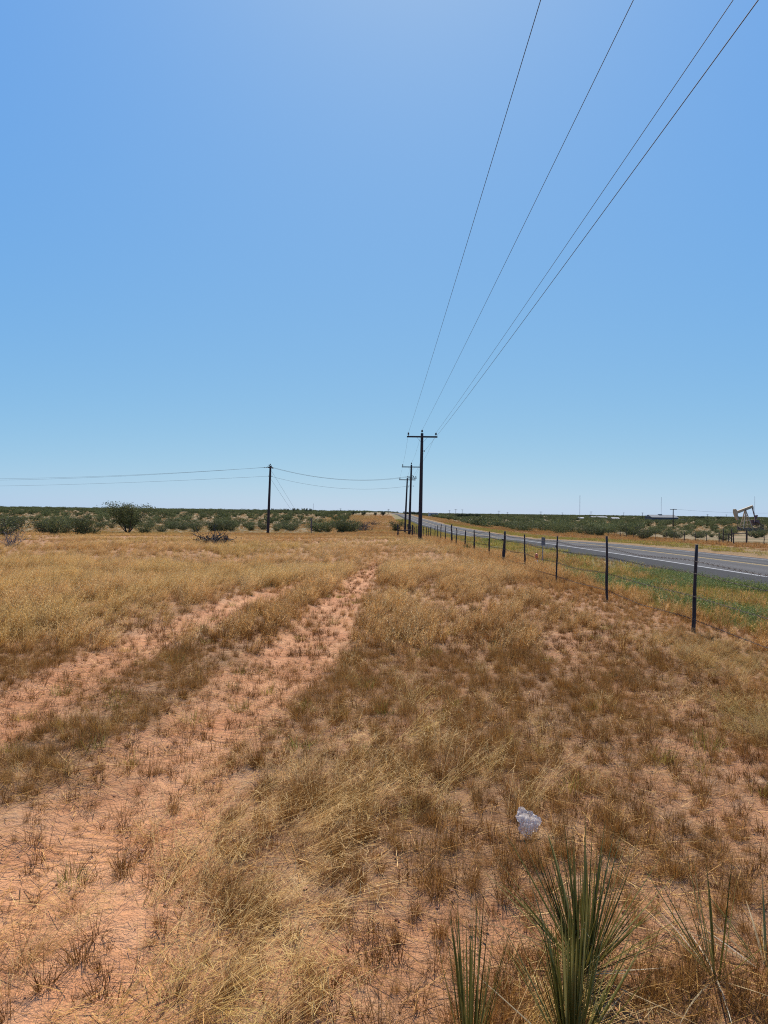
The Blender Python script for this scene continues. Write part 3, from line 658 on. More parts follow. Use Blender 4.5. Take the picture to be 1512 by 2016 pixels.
for i, (x_, y_, H, zn) in enumerate(bushes):
    lab, grp = ZONE[zn]; rz = random.uniform(0, 6.28); z_ = Tz(x_, y_); k = i % NV; wx = random.uniform(.85, 1.35)
    if y_ < 128:
        o = thing('mesquite_bush', (x_, y_, z_), lab, 'bush', grp, rz); o.scale = (H*wx*random.uniform(.8, 1.25), H*wx, H)
        for nm, mm in (('trunk', SH_tr[k]), ('crown', SH_cr[k])):
            c = bpy.data.objects.new(nm, mm); COL.objects.link(c); c.parent = o
    else:
        o = bpy.data.objects.new('mesquite_bush', SH_cr[k] if y_ < 180 else FARM[i % 4]); COL.objects.link(o)
        o.location = (x_, y_, z_-.05); o.rotation_euler.z = rz; o.scale = (H*wx*random.uniform(.8, 1.4), H*wx, H*random.uniform(.8, 1.1)); tag(o, lab, 'bush', grp)

# the wide mesquite tree on the left
tx, ty = at(252, 1055, 74).x, 74
tz = Tz(tx, ty); tree = thing('mesquite_tree', (tx, ty, tz), 'wide dark mesquite tree with spreading forked trunks on the left, tallest there', 'tree')
t_, c_ = shrub(301, 3.15, 6.4, 7, 8500, .13, .27, .10, .92)
t_.build('trunk', M_bark, tree); c_.build('crown', M_leaf, tree)
# bush by the pole feet and the spiky one by the fence
def one_bush(px, d, H, W, label, seed, nleaf=1800, leaf=.13, low=.08, x_=None, cat='bush', name='mesquite_bush'):
    x_ = at(px, 1040, d).x if x_ is None else x_
    o = thing(name, (x_, d, Tz(x_, d)), label, cat); t, c = shrub(seed, H, W, 7, nleaf, leaf, low); t.build('trunk', M_bark, o); c.build('crown', M_leaf, o); return o
one_bush(781, 118, 2.1, 2.6, 'rounded green bush left of the feet of the power poles', 311)
one_bush(1478, 128, 2.3, 5.0, 'half bare open bush in front of the pump jack', 313, 700, .12, .15)
one_bush(1268, 98, 1.7, 2.8, 'bright green bush right behind the far roadside fence, below the distant low building', 315, 1500, .12, .05)
# dead grey bush at the left edge
def deadbush(name, loc, H, W, n, label, cat, m_, seed, flat=False):
    r = np.random.default_rng(seed); mb = MB()
    for _ in range(n):
        a = r.uniform(0, 6.28); th = r.uniform(.15, 1.15) if not flat else r.uniform(1.0, 1.6); l = H*r.uniform(.5, 1.1) if not flat else W*.5*r.uniform(.4, 1.0)
        p = np.array([r.normal(0, .12*W), r.normal(0, .10*W), .02 if not flat else abs(r.normal(0, .35*H))]); pts = [p]; r0 = (.012 if not flat else .03)*r.uniform(.6, 1.5)
        for k in range(4):
            d = np.array([math.sin(th)*math.cos(a), math.sin(th)*math.sin(a), math.cos(th)]); p = p+d*l/4+r.normal(0, .03*W, 3); p[2] = max(p[2], .02); pts.append(p); a += r.normal(0, .35); th = th+r.normal(0, .2) if not flat else max(th+r.normal(.05, .12), 1.25)
        mb.tube(pts, [r0*(1-.2*k) for k in range(5)], 5, False)
        for _k in range(3):
            q = pts[r.integers(1, 5)]; d = r.normal(0, 1, 3); d[2] = abs(d[2]); d /= np.linalg.norm(d); mb.tube([q, q+d*l*.22, q+d*l*.4+r.normal(0, .03, 3)], [r0*.5, r0*.35, r0*.15], 4, False)
    o = mb.build(name, m_, None, False, loc); tag(o, label, cat); return o
x_ = at(22, 1080, 34).x; deadbush('dead_bush', (x_, 34, Tz(x_, 34)), .85, 1.1, 34, 'leafless grey bush standing in pale grass at the left edge', 'dead bush', M_greytwig, 5)
# piles of cleared brush
for i, (px, d, H, W, n, lab) in enumerate(((424, 40, .34, 2.2, 90, 'largest pile of dark cut branches lying in the dry grass left of the lone pole'),
        (711, 118, .8, 4.6, 46, 'nearest of the three far brush piles on the mown strip'), (716, 150, .8, 4.0, 40, 'middle one of the three far brush piles on the mown strip'),
        (733, 185, .7, 5.0, 36, 'farthest of the three far brush piles on the mown strip'))):
    x_ = at(px, 1050, d).x; o = deadbush('brush_pile', (x_, d, Tz(x_, d)), H, W, n, lab, 'brush pile', M_bark, 20+i, True); o['group'] = 'piles of cleared brush'
    if i == 0:
        mb = MB(); r = np.random.default_rng(3)
        for k in range(4): mb.tube([(r.normal(-.1, .1), 0, .1), (r.normal(0, .1), 0, .7), (r.normal(0, .25), .1, 1.15)], [.02, .014, .006], 5, False)
        mb.build('upright_twigs', M_bark, o)

# far scrub and tree line that reads as one mass
far = Scatter(); 
for i in range(4): PROTO[f'scrub{i}'] = bpy.data.objects.new(f'clump_scrub{i}', FARM[i])
q = sample(225, 900, .0065, 1.15, 10); q = q[((q[:, 0] < -.04*q[:, 1]-3) | (q[:, 0] > 26+.02*q[:, 1]))]
q = q[~((q[:, 1] < 250) & (q[:, 0] > 40))]
far.add(q, keys('scrub', 4), rng.uniform(1.2, 2.4, len(q)), .5)
q = sample(600, 2400, .0011, 1.15, 10); q = q[(q[:, 0] < -25) | (q[:, 0] > 60)]
far.add(q, keys('scrub', 4), rng.uniform(2.0, 3.6, len(q)), .5)
q = sample(2000, 5500, .00035, 1.15, 10); far.add(q, keys('scrub', 4), rng.uniform(3.0, 6.5, len(q)), .5)
far.build('distant_scrub', 'far off mesquite scrub filling the plain up to the horizon', 'scrub')

# ------------------------------------------------------------------ barbed wire fence along the near side
def post_mb(h, r, seed, rough=.15, lean=(0, 0), square=False):
    r_ = np.random.default_rng(seed); mb = MB(); pts = []; rd_ = []
    for k in range(7):
        t = k/6; pts.append((lean[0]*t+r_.normal(0, r*rough*2), lean[1]*t+r_.normal(0, r*rough), -.25+(h+.25)*t)); rd_.append(r*(1.15-.3*t)*r_.uniform(1-rough, 1+rough))
    mb.tube(pts, rd_, 7); 
    if r_.uniform() < .4: z_ = h*r_.uniform(.55, .8); mb.tube([(0, 0, z_), (-r*1.8, 0, z_+.05)], [r*.5, r*.3], 5)
    return mb
fence = thing('barbed_wire_fence', (FX, 9.57, 0), 'barbed wire fence of dark wooden posts running from the right foreground along the grass', 'fence')
PYS = [5.75, 9.57, 13.05, 17.1, 20.75, 24.5, 28.3, 32.7, 36.5, 40.2, 43.9, 47.1, 51.3, 54.7, 58.0, 62.3, 66.6, 69.0, 74.3]+[78+3.8*k for k in range(24)]
tops = []
for i, yy in enumerate(PYS):
    z_ = Tz(FX, yy); thick = i in (5, 10, 20, 27); h = [1.24, 1.22, 1.24, 1.16, 1.12, 1.16, 1.06, 1.12, 1.05, 1.12][i % 10]
    o = post_mb(h, (.052 if thick else (.0245 if i % 3 else .022) if i < 6 else .034), 400+i, (.10 if i % 2 else .17) if i < 5 else .2, (random.uniform(-.025, .025), random.uniform(-.03, .03))).build('post', M_post, fence, True)
    o.location = (random.uniform(-.05, .05), yy-9.57, z_)
hts = [.24, .55, .86, 1.02]
for hgt in hts:
    mb = MB(); pts = []
    for i, yy in enumerate(PYS):
        z_ = Tz(FX, yy); pts.append(Vector((-.05+random.uniform(-.015, .015), yy-9.57, z_+hgt+random.uniform(-.03, .03))))
        if i < len(PYS)-1:
            ym = (yy+PYS[i+1])/2; pts.append(Vector((-.05, ym-9.57, (Tz(FX, yy)+Tz(FX, PYS[i+1]))/2+hgt-random.uniform(.01, .05))))
    mb.tube(pts, .0035, 4, False)
    for i in range(0, 14):
        a_, b_ = pts[i], pts[i+1]; nb = int((b_-a_).length/.13)
        for k in range(nb):
            p = a_.lerp(b_, (k+.5)/nb)
            for s_ in (-1, 1): mb.tube([p+Vector((-.018, s_*.006, -.018*s_)), p+Vector((.018, -s_*.006, .018*s_))], .0022, 3, False)
    mb.build('barbed_strand', M_rust, fence)
# H brace where a cross fence turns off at the poles
hb = thing('fence_brace', (1.5, 76, Tz(1.5, 76)), 'low dark wooden H shaped fence brace left of the power poles', 'fence brace')
for xx_ in (0, 1.55):
    post_mb(1.25, .085, 801+int(xx_), .06).build('post', M_post, hb, True, (xx_, 0, 0))
mb = MB(); mb.tube([(0, 0, .62), (1.55, 0, .66)], .055, 7); mb.build('rail', M_post, hb, True)

# second fence on the far side of the road
FX2 = 38.5
ff = thing('far_fence', (FX2, 60, 0), 'low wire fence of thin dark posts along the far side of the road', 'fence')
yy = 52.0; ys2 = []
while yy < 240: ys2.append(yy); yy += random.choice([2.9, 3.2, 3.4])*(1 if yy < 130 else 1.6)
for i, yy in enumerate(ys2[:96]):
    o = post_mb(random.uniform(1.05, 1.3), (.042 if i % 4 else .060), 900+i % 12, .15, (random.uniform(-.06, .06), 0)).build('post', M_post, ff, True); o.location = (random.uniform(-.1, .1), yy-60, Tz(FX2, yy))
for hgt in (.35, .7, 1.0):
    mb = MB(); mb.tube([(0, yy-60, Tz(FX2, yy)+hgt) for yy in ys2], .006, 3, False); mb.build('barbed_strand', M_rust, ff)
y0 = 84.0
hb2 = thing('fence_brace', (FX2+1.6, y0, Tz(FX2+1.6, y0)), 'tall rusty brown pipe fence brace beside the far fence, below the pump jack', 'fence brace')
for k, (xx_, hgt, rr) in enumerate(((0, 1.75, .06), (.65, 1.25, .05), (1.0, 1.8, .075), (2.75, 1.75, .08))):
    post_mb(hgt, rr, 951+k, .03).build('post', M_post, hb2, True, (xx_, 0, 0))
mb = MB(); mb.tube([(1.0, 0, 1.2), (2.75, 0, 1.2)], .045, 7); mb.tube([(0, 0, 1.12), (1.0, 0, 1.08)], .035, 7); mb.build('rail', M_post, hb2, True)

# ------------------------------------------------------------------ power poles and wires
def insulator(mb, c, s=1.0):
    mb.lathe(c, [(.018*s, 0), (.018*s, .10*s), (.07*s, .11*s), (.085*s, .15*s), (.05*s, .18*s), (.075*s, .22*s), (.05*s, .27*s), (.02*s, .28*s)], 10)
def power_pole(px, d, top_py, label, lean_px=0, arm=2.44, extra=False, base=None, x_=None):
    top = at(px, top_py, d); x0 = top.x if x_ is None else x_; z0 = Tz(x0, d); H = top.z-z0
    o = thing('power_pole', (x0, d, z0), label, 'power pole', 'power poles along the fence')
    mb = MB(); dx = lean_px*d/F
    mb.tube([(dx*(1-t), 0, -.5+(H+.5)*t) for t in np.linspace(0, 1, 8)], [.17-.06*t for t in np.linspace(0, 1, 8)], 14); mb.build('pole_shaft', M_pole, o, True)
    az = H-.30
    mb = MB(); mb.box((0, -.16, az), (arm/2, .05, .06)); mb.build('crossarm', M_pole, o)
    for s_ in (-1, 1):
        mb = MB(); mb.bar((s_*.42, -.20, az-.05), (s_*.07, -.19, az-.45), .012, .045, (0, 1, 0)); mb.build('brace', M_wire, o)
    spots = [(-arm/2+.12, -.16, az+.06), (0, 0, H), (arm/2-.12, -.16, az+.06)]
    for p in spots: mb = MB(); insulator(mb, p); mb.build('insulator', M_ins, o, True)
    mb = MB(); mb.lathe((.19, -.02, H-1.42), [(.02, -.05), (.05, -.04), (.04, 0), (.05, .04), (.02, .05)], 10); mb.bar((0, -.02, H-1.42), (.18, -.02, H-1.42), .02, .03); mb.build('spool_insulator', M_ins, o, True)
    if extra:
        mb = MB(); mb.box((.16, -.17, H-1.72), (.55, .045, .055)); mb.build('crossarm', M_pole, o)
        for xx_ in (-.3, .3, .58): mb = MB(); insulator(mb, (xx_, -.17, H-1.665), .8); mb.build('insulator', M_ins, o, True)
        mb = MB(); mb.bar((.1, -.2, H-1.75), (.42, -.2, H-2.1), .015, .05, (0, 1, 0)); mb.build('brace', M_wire, o)
        for xx_ in (-.3, .3): mb = MB(); mb.lathe((xx_, -.05, H-2.75), [(.02, -.05), (.05, -.03), (.05, .03), (.02, .05)], 8); mb.bar((0, -.05, H-2.75), (xx_, -.05, H-2.75), .02, .02); mb.build('spool_insulator', M_ins, o, True)
    W = [Vector((x0, d, z0))+Vector(p)+Vector((0, 0, .26)) for p in spots]+[Vector((x0+.2, d, z0+H-1.42))]
    return o, W, H
p1, W1, H1 = power_pole(831, 57, 853, 'tallest and nearest power pole, standing by the fence with one crossarm', -2)
p2, W2, H2 = power_pole(810, 92, 915, 'middle power pole with a second short crossarm below the main one', -3, 2.5, True)
p3, W3, H3 = power_pole(802, 112, 941, 'farthest power pole of the three, left of the middle pole', -4, 2.6)
# a fourth, out of sight behind the camera, carries the wires on
W0 = [Vector((w_.x+dx_, -34, w_.z+.1)) for w_, dx_ in zip(W1, (-.16, .05, -.02, .14))]
names = ['leftmost overhead wire, from the left end of the crossarms', 'second overhead wire from the left, from the tops of the poles', 'third overhead wire from the left, from the right end of the crossarms', 'rightmost overhead wire, fixed below the crossarm of the nearest pole']
def span(a, b, sag, n=26): return [a.lerp(b, i/n)+Vector((0, 0, -4*sag*(i/n)*(1-i/n))) for i in range(n+1)]
for i in range(4):
    mb = MB(); pts = span(W0[i], W1[i], .30 if i < 3 else .42, 60)+span(W1[i], W2[i], .35)[1:]+span(W2[i], W3[i], .15)[1:]
    f4 = W3[i]+Vector((0, 45, -1.0)); mb.tube(pts, .0054, 5, False)
    tag(mb.build('overhead_wire', M_wire), 'thin dark '+names[i], 'wire', 'overhead wires')
# lone pole on the left with its side line
LD = 86.0
tp = at(532.5, 917, LD); bx = at(527, 1055, LD).x; bz = Tz(bx, LD)
lp = thing('power_pole', (bx, LD, bz), 'lone power pole in the left field with guy wires and its crossarm seen end on', 'power pole', 'power poles along the fence')
mb = MB(); hL = tp.z-bz; dxL = tp.x-bx
mb.tube([(dxL*t, 0, -.5*(1-t)+hL*t) for t in np.linspace(0, 1, 8)], [.18-.06*t for t in np.linspace(0, 1, 8)], 14); mb.build('pole_shaft', M_pole, lp, True)
for s_ in (-.14, .14): mb = MB(); mb.box((dxL+s_, 0, hL-.22), (.05, 1.1, .06)); mb.build('crossarm', M_pole, lp)
for s_ in (-.85, 0, .85): mb = MB(); insulator(mb, (dxL-.02, s_, hL-.16 if s_ else hL), .9); mb.build('insulator', M_ins, lp, True)
for s_ in (-.55, -.32): mb = MB(); mb.lathe((dxL+s_, -.8, hL-.25), [(.02, -.05), (.06, -.03), (.06, .03), (.02, .05)], 8); mb.bar((dxL-.7, -.8, hL-.25), (dxL-.14, -.8, hL-.25), .02, .02); mb.build('insulator', M_ins, lp, True)
for s_ in (-.22, .22): mb = MB(); mb.lathe((dxL*.9+s_, 0, hL-1.25), [(.02, -.05), (.05, -.03), (.05, .03), (.02, .05)], 8); mb.bar((dxL*.9, 0, hL-1.25), (dxL*.9+s_, 0, hL-1.25), .02, .02); mb.build('spool_insulator', M_ins, lp, True)
TL = Vector((bx+dxL, LD, bz+hL-.1)); TLn = Vector((bx+dxL*.9, LD, bz+hL-1.25))
P2x, P2y, P2z = p2.location
tapA, tapB, tapN = Vector((P2x-.3, P2y-.17, P2z+H2-1.5)), Vector((P2x+.3, P2y-.17, P2z+H2-1.5)), Vector((P2x-.3, P2y-.05, P2z+H2-2.75))
e1, e2, e3 = at(-260, 939, 128), at(-260, 943, 126), at(-260, 957, 126)
for pts, lab in ((span(e1, TL+Vector((0, .8, 0)), .8)+span(TL+Vector((0, .8, 0)), tapA, .95)[1:], 'upper sagging wire from the lone left pole to the middle pole'),
                 (span(e2, TL+Vector((0, -.8, -.1)), .8)+span(TL+Vector((0, -.8, -.1)), tapB, 1.0)[1:], 'second sagging wire running just under the upper one past the lone left pole'),
                 (span(e3, TLn, .5)+span(TLn, tapN, .9)[1:], 'lowest sagging wire fixed below the top of the lone left pole')):
    mb = MB(); mb.tube(pts, .011, 5, False); tag(mb.build('side_wire', M_wire), 'thin dark '+lab, 'wire', 'side line wires')
ax = at(612, 1052, 90); anchor = Vector((ax.x, 86, Tz(ax.x, 86)))
for k, (h_, lab) in enumerate(((hL-.4, 'upper'), (hL-1.5, 'lower'))):
    mb = MB(); mb.tube([(bx+dxL*.95, LD, bz+h_), (anchor.x+.35*(1-k), 86, anchor.z)], .009, 5, False); tag(mb.build('guy_wire', M_wire), lab+' guy wire slanting from the lone left pole to the ground on its right', 'wire', 'guy wires of the left pole')
# T topped pole out in the scrub on the right
tp = at(1325.5, 1002, 250); z0 = Tz(tp.x, 250)
o = thing('power_pole', (tp.x, 250, z0), 'lone T shaped power pole in the scrub left of the pump jack', 'power pole')
mb = MB(); hh_ = tp.z-z0; mb.tube([(0, 0, -.4), (0, 0, hh_*.5), (0, 0, hh_)], [.2, .18, .14], 10); mb.build('pole_shaft', M_pole, o, True)
mb = MB(); mb.box((0, -.2, hh_-.15), (1.2, .07, .09)); mb.build('crossarm', M_pole, o)
e = at(1560, 1009, 250); mb = MB(); mb.tube(span(Vector((tp.x, 250, tp.z)), e, .7), .02, 4, False); tag(mb.build('side_wire', M_wire), 'faint wire from the T shaped pole passing behind the pump jack', 'wire')

# ------------------------------------------------------------------ pump jack
M_pj = simple('sun_bleached_paint', (.40, .265, .14), (.57, .405, .225), 1.2, .7, 0, 0); M_pj2 = simple('rusted_steel', (.08, .042, .035), (.22, .13, .105), 2, .8)
PD = 196.0; c0 = at(1470, 1045, PD); pz = Tz(c0.x, PD); k = PD/F
def pj(px, py, dy=0.0): p = at(px, py, PD); return Vector((p.x-c0.x, dy, p.z-pz))
pump = thing('pump_jack', (c0.x, PD, pz), 'tan rusty oil pump jack beyond the far fence at the right edge', 'pump jack')
mb = MB(); mb.box(((pj(1478, 1044)).x, 0, .25), (4.2, 1.0, .28)); mb.box((pj(1478, 1040).x, 0, .75), (3.2, .8, .25)); mb.build('base', M_pj2, pump)
a_, b_ = pj(1450, 1009), pj(1482, 997)
mb = MB(); d_ = (b_-a_).normalized(); u_ = Vector((-d_.z, 0, d_.x))
mb.bar(a_, b_, .35, .62, u_); mb.bar(a_+u_*.31, b_+u_*.31, .55, .08, u_); mb.bar(a_-u_*.31, b_-u_*.31, .55, .08, u_); mb.build('walking_beam', M_pj, pump)
mb = MB(); pr = [(1444.5, 1002.5), (1447, 1002), (1449.5, 1004.5), (1450.8, 1008), (1451.3, 1014), (1452.3, 1019), (1453, 1023.5), (1451, 1024), (1448, 1019.5), (1445.5, 1013), (1444.3, 1007)]
n = len(pr); vv = [pj(px, py, -.45)[:] for px, py in pr]+[pj(px, py, .45)[:] for px, py in pr]
mb.add(vv, [tuple(range(n)), tuple(range(2*n-1, n-1, -1))]+[(i, i+n, (i+1) % n+n, (i+1) % n) for i in range(n)]); mb.build('horsehead', M_pj, pump)
mb = MB(); ap = pj(1467.3, 1005)
for px in (1459.5, 1478.5):
    for s_ in (-1, 1):
        f_ = pj(px, 1044, 1.1*s_); f_.z = .5; mb.bar(ap+Vector((0, .22*s_, 0)), f_, .22, .22, (0, 1, 0))
for t in (.35, .6, .8):
    for s_ in (-1, 1):
        q1 = (ap+Vector((0, .22*s_, 0))).lerp(Vector((pj(1459.5, 1044).x, 1.1*s_, .5)), t); q2 = (ap+Vector((0, .22*s_, 0))).lerp(Vector((pj(1478.5, 1044).x, 1.1*s_, .5)), t-.1); mb.bar(q1, q2, .1, .1, (0, 1, 0))
    q1 = (ap+Vector((0, -.22, 0))).lerp(Vector((pj(1459.5, 1044).x, -1.1, .5)), t); q2 = (ap+Vector((0, .22, 0))).lerp(Vector((pj(1459.5, 1044).x, 1.1, .5)), t); mb.bar(q1, q2, .08, .08)
mb.build('samson_post', M_pj, pump)
mb = MB(); mb.bar(pj(1467.3, 1004.5, -.35), pj(1467.3, 1004.5, .35), .3, .3); mb.build('saddle_bearing', M_pj2, pump)
mb = MB(); mb.bar(pj(1478, 1003, -1.2), pj(1486.5, 1002.5, 1.2), .3, .28); mb.tube([b_, pj(1482, 1003)], .2, 8); mb.build('equalizer', M_pj2, pump)
for s_, (t0, t1) in ((-1, ((1478, 1003), (1483.5, 1025))), (1, ((1486, 1003), (1491, 1022)))):
    mb = MB(); mb.bar(pj(*t0, 1.2*s_), pj(*t1, 1.25*s_), .14, .16, (0, 1, 0)); mb.build('pitman_arm', M_pj2, pump)
for s_, (t0, t1) in ((-1, ((1480.5, 1030), (1486, 1014.5))), (1, ((1488, 1029), (1493.5, 1014.5)))):
    mb = MB(); q0, q1 = pj(*t0, 1.0*s_), pj(*t1, 1.0*s_); mb.bar(q0, q1, .2, .42, (0, 1, 0)); mb.bar(q0.lerp(q1, .55), q1+(q1-q0)*.02, .34, .75, (0, 1, 0)); mb.build('crank_arm', M_pj2, pump)
mb = MB(); g0 = pj(1486, 1029); mb.box(g0, (.95, .75, .75)); mb.tube([g0+Vector((0, -1.1, 0)), g0+Vector((0, 1.1, 0))], .35, 12); mb.build('gearbox', M_pj2, pump)
mb = MB(); mb.bar(pj(1484, 1027, -1.3), pj(1498, 1035, -1.3), .2, .8, (0, 1, 0)); mb.build('belt_guard', M_pj2, pump)
mb = MB(); q0 = pj(1496, 1038); mb.tube([q0+Vector((0, -.6, 0)), q0+Vector((0, .6, 0))], .42, 12); mb.build('motor', M_pj2, pump)
for t in ((1451.8, 1024), (1452.3, 1040)): pass
mb = MB(); mb.tube([pj(1452.5, 1023), pj(1452.5, 1041)], .05, 6); mb.build('polished_rod', M_pj2, pump)
mb = MB(); q0 = pj(1452.5, 1043); mb.lathe((q0.x, 0, 0), [(.3, 0), (.3, .4), (.18, .45), (.18, .9), (.28, .95), (.28, 1.15), (.1, 1.2)], 10); tag(mb.build('wellhead', M_pj2, None, True, (c0.x, PD, pz)), 'rusty wellhead under the horse head of the pump jack', 'wellhead')

# ------------------------------------------------------------------ things on the horizon
M_roof = simple('pale_metal_roof', (.26, .26, .26), (.34, .34, .34), 1, .8); M_roof2 = simple('grey_roof', (.07, .075, .08), (.13, .135, .14), .5, .8); M_wall = simple('grey_wall', (.30, .31, .31), (.42, .42, .41), .6, .8); M_dark = simple('dark_wall', (.035, .045, .06), (.07, .08, .10), .4, .7); M_glass = simple('window_glass', (.02, .025, .03), (.05, .06, .07), 2, .15)
def shed(px0, px1, pyt, d, label, name='shed', wall=M_wall, roof=M_roof, depth=10, eave=.65):
    a_, b_ = at(px0, pyt, d), at(px1, pyt, d); W_ = b_.x-a_.x; xc = (a_.x+b_.x)/2; z0 = Tz(xc, d); H = a_.z*.5+b_.z*.5-z0
    o = thing(name, (xc, d, z0), label, 'building'); he = H*eave
    mb = MB(); mb.box((0, depth/2, he/2-.2), (W_/2, depth/2, he/2+.2)); mb.build('wall', wall, o)
    mb = MB(); w2 = W_/2+.4; vv = [(-w2, -.5, he), (w2, -.5, he), (w2, depth+.5, he), (-w2, depth+.5, he), (-w2, depth/2, H), (w2, depth/2, H)]
    mb.add(vv, [(0, 1, 5, 4), (2, 3, 4, 5), (0, 4, 3), (1, 2, 5), (0, 3, 2, 1)]); mb.build('roof', roof, o)
    n = max(2, int(W_/5))
    for i in range(n):
        mb = MB(); mb.box((-W_/2+W_*(i+.5)/n, -.03, he*.5), (min(.6, W_/n*.25), .05, he*.2)); mb.build('window', M_glass, o)
    return o
shed(845, 862, 1008.6, 620, 'pale flat fronted building right of the nearest pole on the horizon', depth=12, eave=.92)
shed(1140.5, 1149.5, 1018.2, 640, 'small white roofed shed directly below the tall mast', depth=6)
shed(1166, 1196, 1016.8, 900, 'long pale roofed shed right of the tall mast', depth=14)
shed(1206, 1219, 1018.6, 620, 'small white roofed shed between the tall mast and the dark building', depth=6)
big = shed(1284, 1335, 1013.6, 560, 'large low dark building with pale roof left of the T shaped pole', 'ranch_building', M_dark, M_roof2, 16, .62)
sx = (at(1353, 1020, 560).x-at(1284, 1020, 560).x); bw = at(1335, 1020, 560).x-at(1284, 1020, 560).x
mb = MB(); mb.box((bw/2+3.6, 4, .9), (3.6, 4, .9)); mb.build('low_wing', M_dark, big)
mb = MB(); mb.box((-bw*.05, 8, at(1306, 1012.4, 560).z-Tz(120, 560)-1), (1.3, 1.3, 1.0)); mb.build('roof_vent', M_dark, big)
# dark trees standing along the horizon
M_far = foliage('far_leaf', [(0, (.025, .035, .018)), (.5, (.045, .058, .03)), (1, (.075, .09, .045))], .2, None, .6, .15)
FT = []
for i in range(3): t, c = shrub(500+i, 1.0, .95, 6, 900, .10, .22, .16); FT.append((t.mesh('trunk', M_bark), c.mesh('crown', M_far)))
def far_tree(px, pyt, d, wpx, label, grp):
    p = at(px, pyt, d); z0 = Tz(p.x, d); H = max(p.z-z0, 1.5); o = thing('distant_tree', (p.x, d, z0), label, 'tree', grp, random.uniform(0, 6)); W_ = wpx*d/F; o.scale = (W_, W_, H)
    for nm, m_ in zip(('trunk', 'crown'), FT[int(px) % 3]): c = bpy.data.objects.new(nm, m_); COL.objects.link(c); c.parent = o
for px, pt, wp in ((537, 1000.5, 5), (543, 1002, 4), (561, 1001, 5), (566.5, 1001.5, 4.5), (578.5, 1000, 5.5), (586, 1001, 5), (597, 1000.3, 6.5), (603.5, 1000.5, 5.5), (611.5, 1001, 6)):
    far_tree(px, pt, 820, wp*1.15, 'small round dark tree in the row on the horizon right of the lone left pole', 'trees on the left horizon')
for px, pt, wp in ((695, 1006.5, 8), (716, 1007.5, 10), (754, 1006.5, 11), (739, 1008.5, 7)):
    far_tree(px, pt, 420, wp, 'low tree at the far end of the mown strip', 'trees at the far end of the strip')
for px, pt, wp in ((797, 1006.5, 6), (803, 1007.5, 7), (812, 1007, 8), (819, 1007.3, 9), (826, 1007, 7)):
    far_tree(px, pt, 640, wp*1.2, 'dark tree behind the power poles where the road meets the horizon', 'trees where the road ends')
for px in (902, 908, 914, 920, 926, 932, 938, 943):
    far_tree(px, 1011.2+random.uniform(-.5, .8), 760, 8, 'dark tree in the long low grove right of the nearest power pole', 'grove right of the nearest pole')
for px in (1371, 1377, 1384, 1415, 1452): far_tree(px, 1016.3, 900, 8, 'low dark tree on the horizon between the dark building and the pump jack', 'trees on the right horizon')
# distant poles
for px, pt, d in ((670.5, 1001, 700), (765, 1002, 700), (885, 1004.5, 800), (897.4, 1002.5, 600), (910, 1003, 700), (982.3, 1005.5, 620), (999, 1008, 800), (1065, 1007, 560), (1107, 1009, 800), (1163.6, 1007, 620), (1228, 1009, 800), (1265, 1009, 620), (1393, 1012.5, 620), (1430, 1013, 800)):
    p = at(px, pt, d); z0 = Tz(p.x, d); o = thing('distant_pole', (p.x, d, z0), 'thin dark utility pole far off against the horizon haze', 'power pole', 'utility poles on the horizon')
    mb = MB(); mb.tube([(0, 0, -.3), (0, 0, p.z-z0)], [.2, .15], 6); mb.build('pole_shaft', M_pole, o); mb = MB(); mb.box((0, -.2, p.z-z0-.4), (1.2, .08, .09)); mb.build('crossarm', M_pole, o)
M_mast = simple('pale_mast', (.34, .33, .34), (.45, .42, .42), 1, .6)
for px, pt, d, lab in ((1141.8, 975, 2200, 'tallest lattice radio mast on the horizon, above the white roofed shed'), (1302, 978.5, 2400, 'faint radio mast rising behind the large dark building'), (1486, 977, 2600, 'faint radio mast rising behind the pump jack'), (617, 991, 2600, 'faint short radio mast right of the row of horizon trees')):
    p = at(px, pt, d); z0 = Tz(p.x, d); mb = MB(); H = p.z-z0; r0 = .62 if px < 1200 else .42
    for k3 in range(3):
        a = k3*2.094; mb.tube([(r0*math.cos(a), r0*math.sin(a), 0), (r0*math.cos(a), r0*math.sin(a), H)], .16, 4)
    n = int(H/2.2)
    for k3 in range(n):
        z_ = H*k3/n; s_ = 1 if k3 % 2 else -1; mb.bar((-r0*s_, 0, z_), (r0*s_, 0, z_+H/n), .12, .12)
    tag(mb.build('radio_mast', M_mast, None, False, (p.x, d, z0)), lab, 'mast', 'radio masts')

# ------------------------------------------------------------------ markers beside the fence and in the field
x_, y_ = 5.15, 23.0; z_ = Tz(x_, y_); M_sign = simple('sign_back', (.15, .13, .11), (.22, .19, .16), 5, .8, 0)
o = thing('marker_sign', (x_, y_, z_), 'small grey marker plate on a thin post behind the fence', 'sign')
mb = MB(); mb.tube([(0, 0, -.2), (0, 0, 1.05)], .014, 6); mb.build('sign_post', M_steel, o)
mb = MB(); mb.box((.01, -.02, .90), (.062, .003, .13)); mb.build('sign_plate', M_sign, o)
x_, y_ = gx(1056, 1115); M_or = simple('orange_plastic', (.75, .14, .03), (.85, .20, .06), 6, .45); M_wh = simple('white_plastic', (.7, .7, .68), (.8, .8, .78), 6, .5)
o = thing('utility_marker', (x_, y_, Tz(x_, y_)), 'short orange and white utility marker in the grass left of the grey marker plate', 'marker')
mb = MB(); mb.lathe((0, 0, 0), [(.05, 0), (.05, .22)], 12); mb.build('white_band', M_wh, o, True)
mb = MB(); mb.lathe((0, 0, .22), [(.055, 0), (.052, .14), (.04, .21), (.01, .23)], 12); mb.build('orange_cap', M_or, o, True)
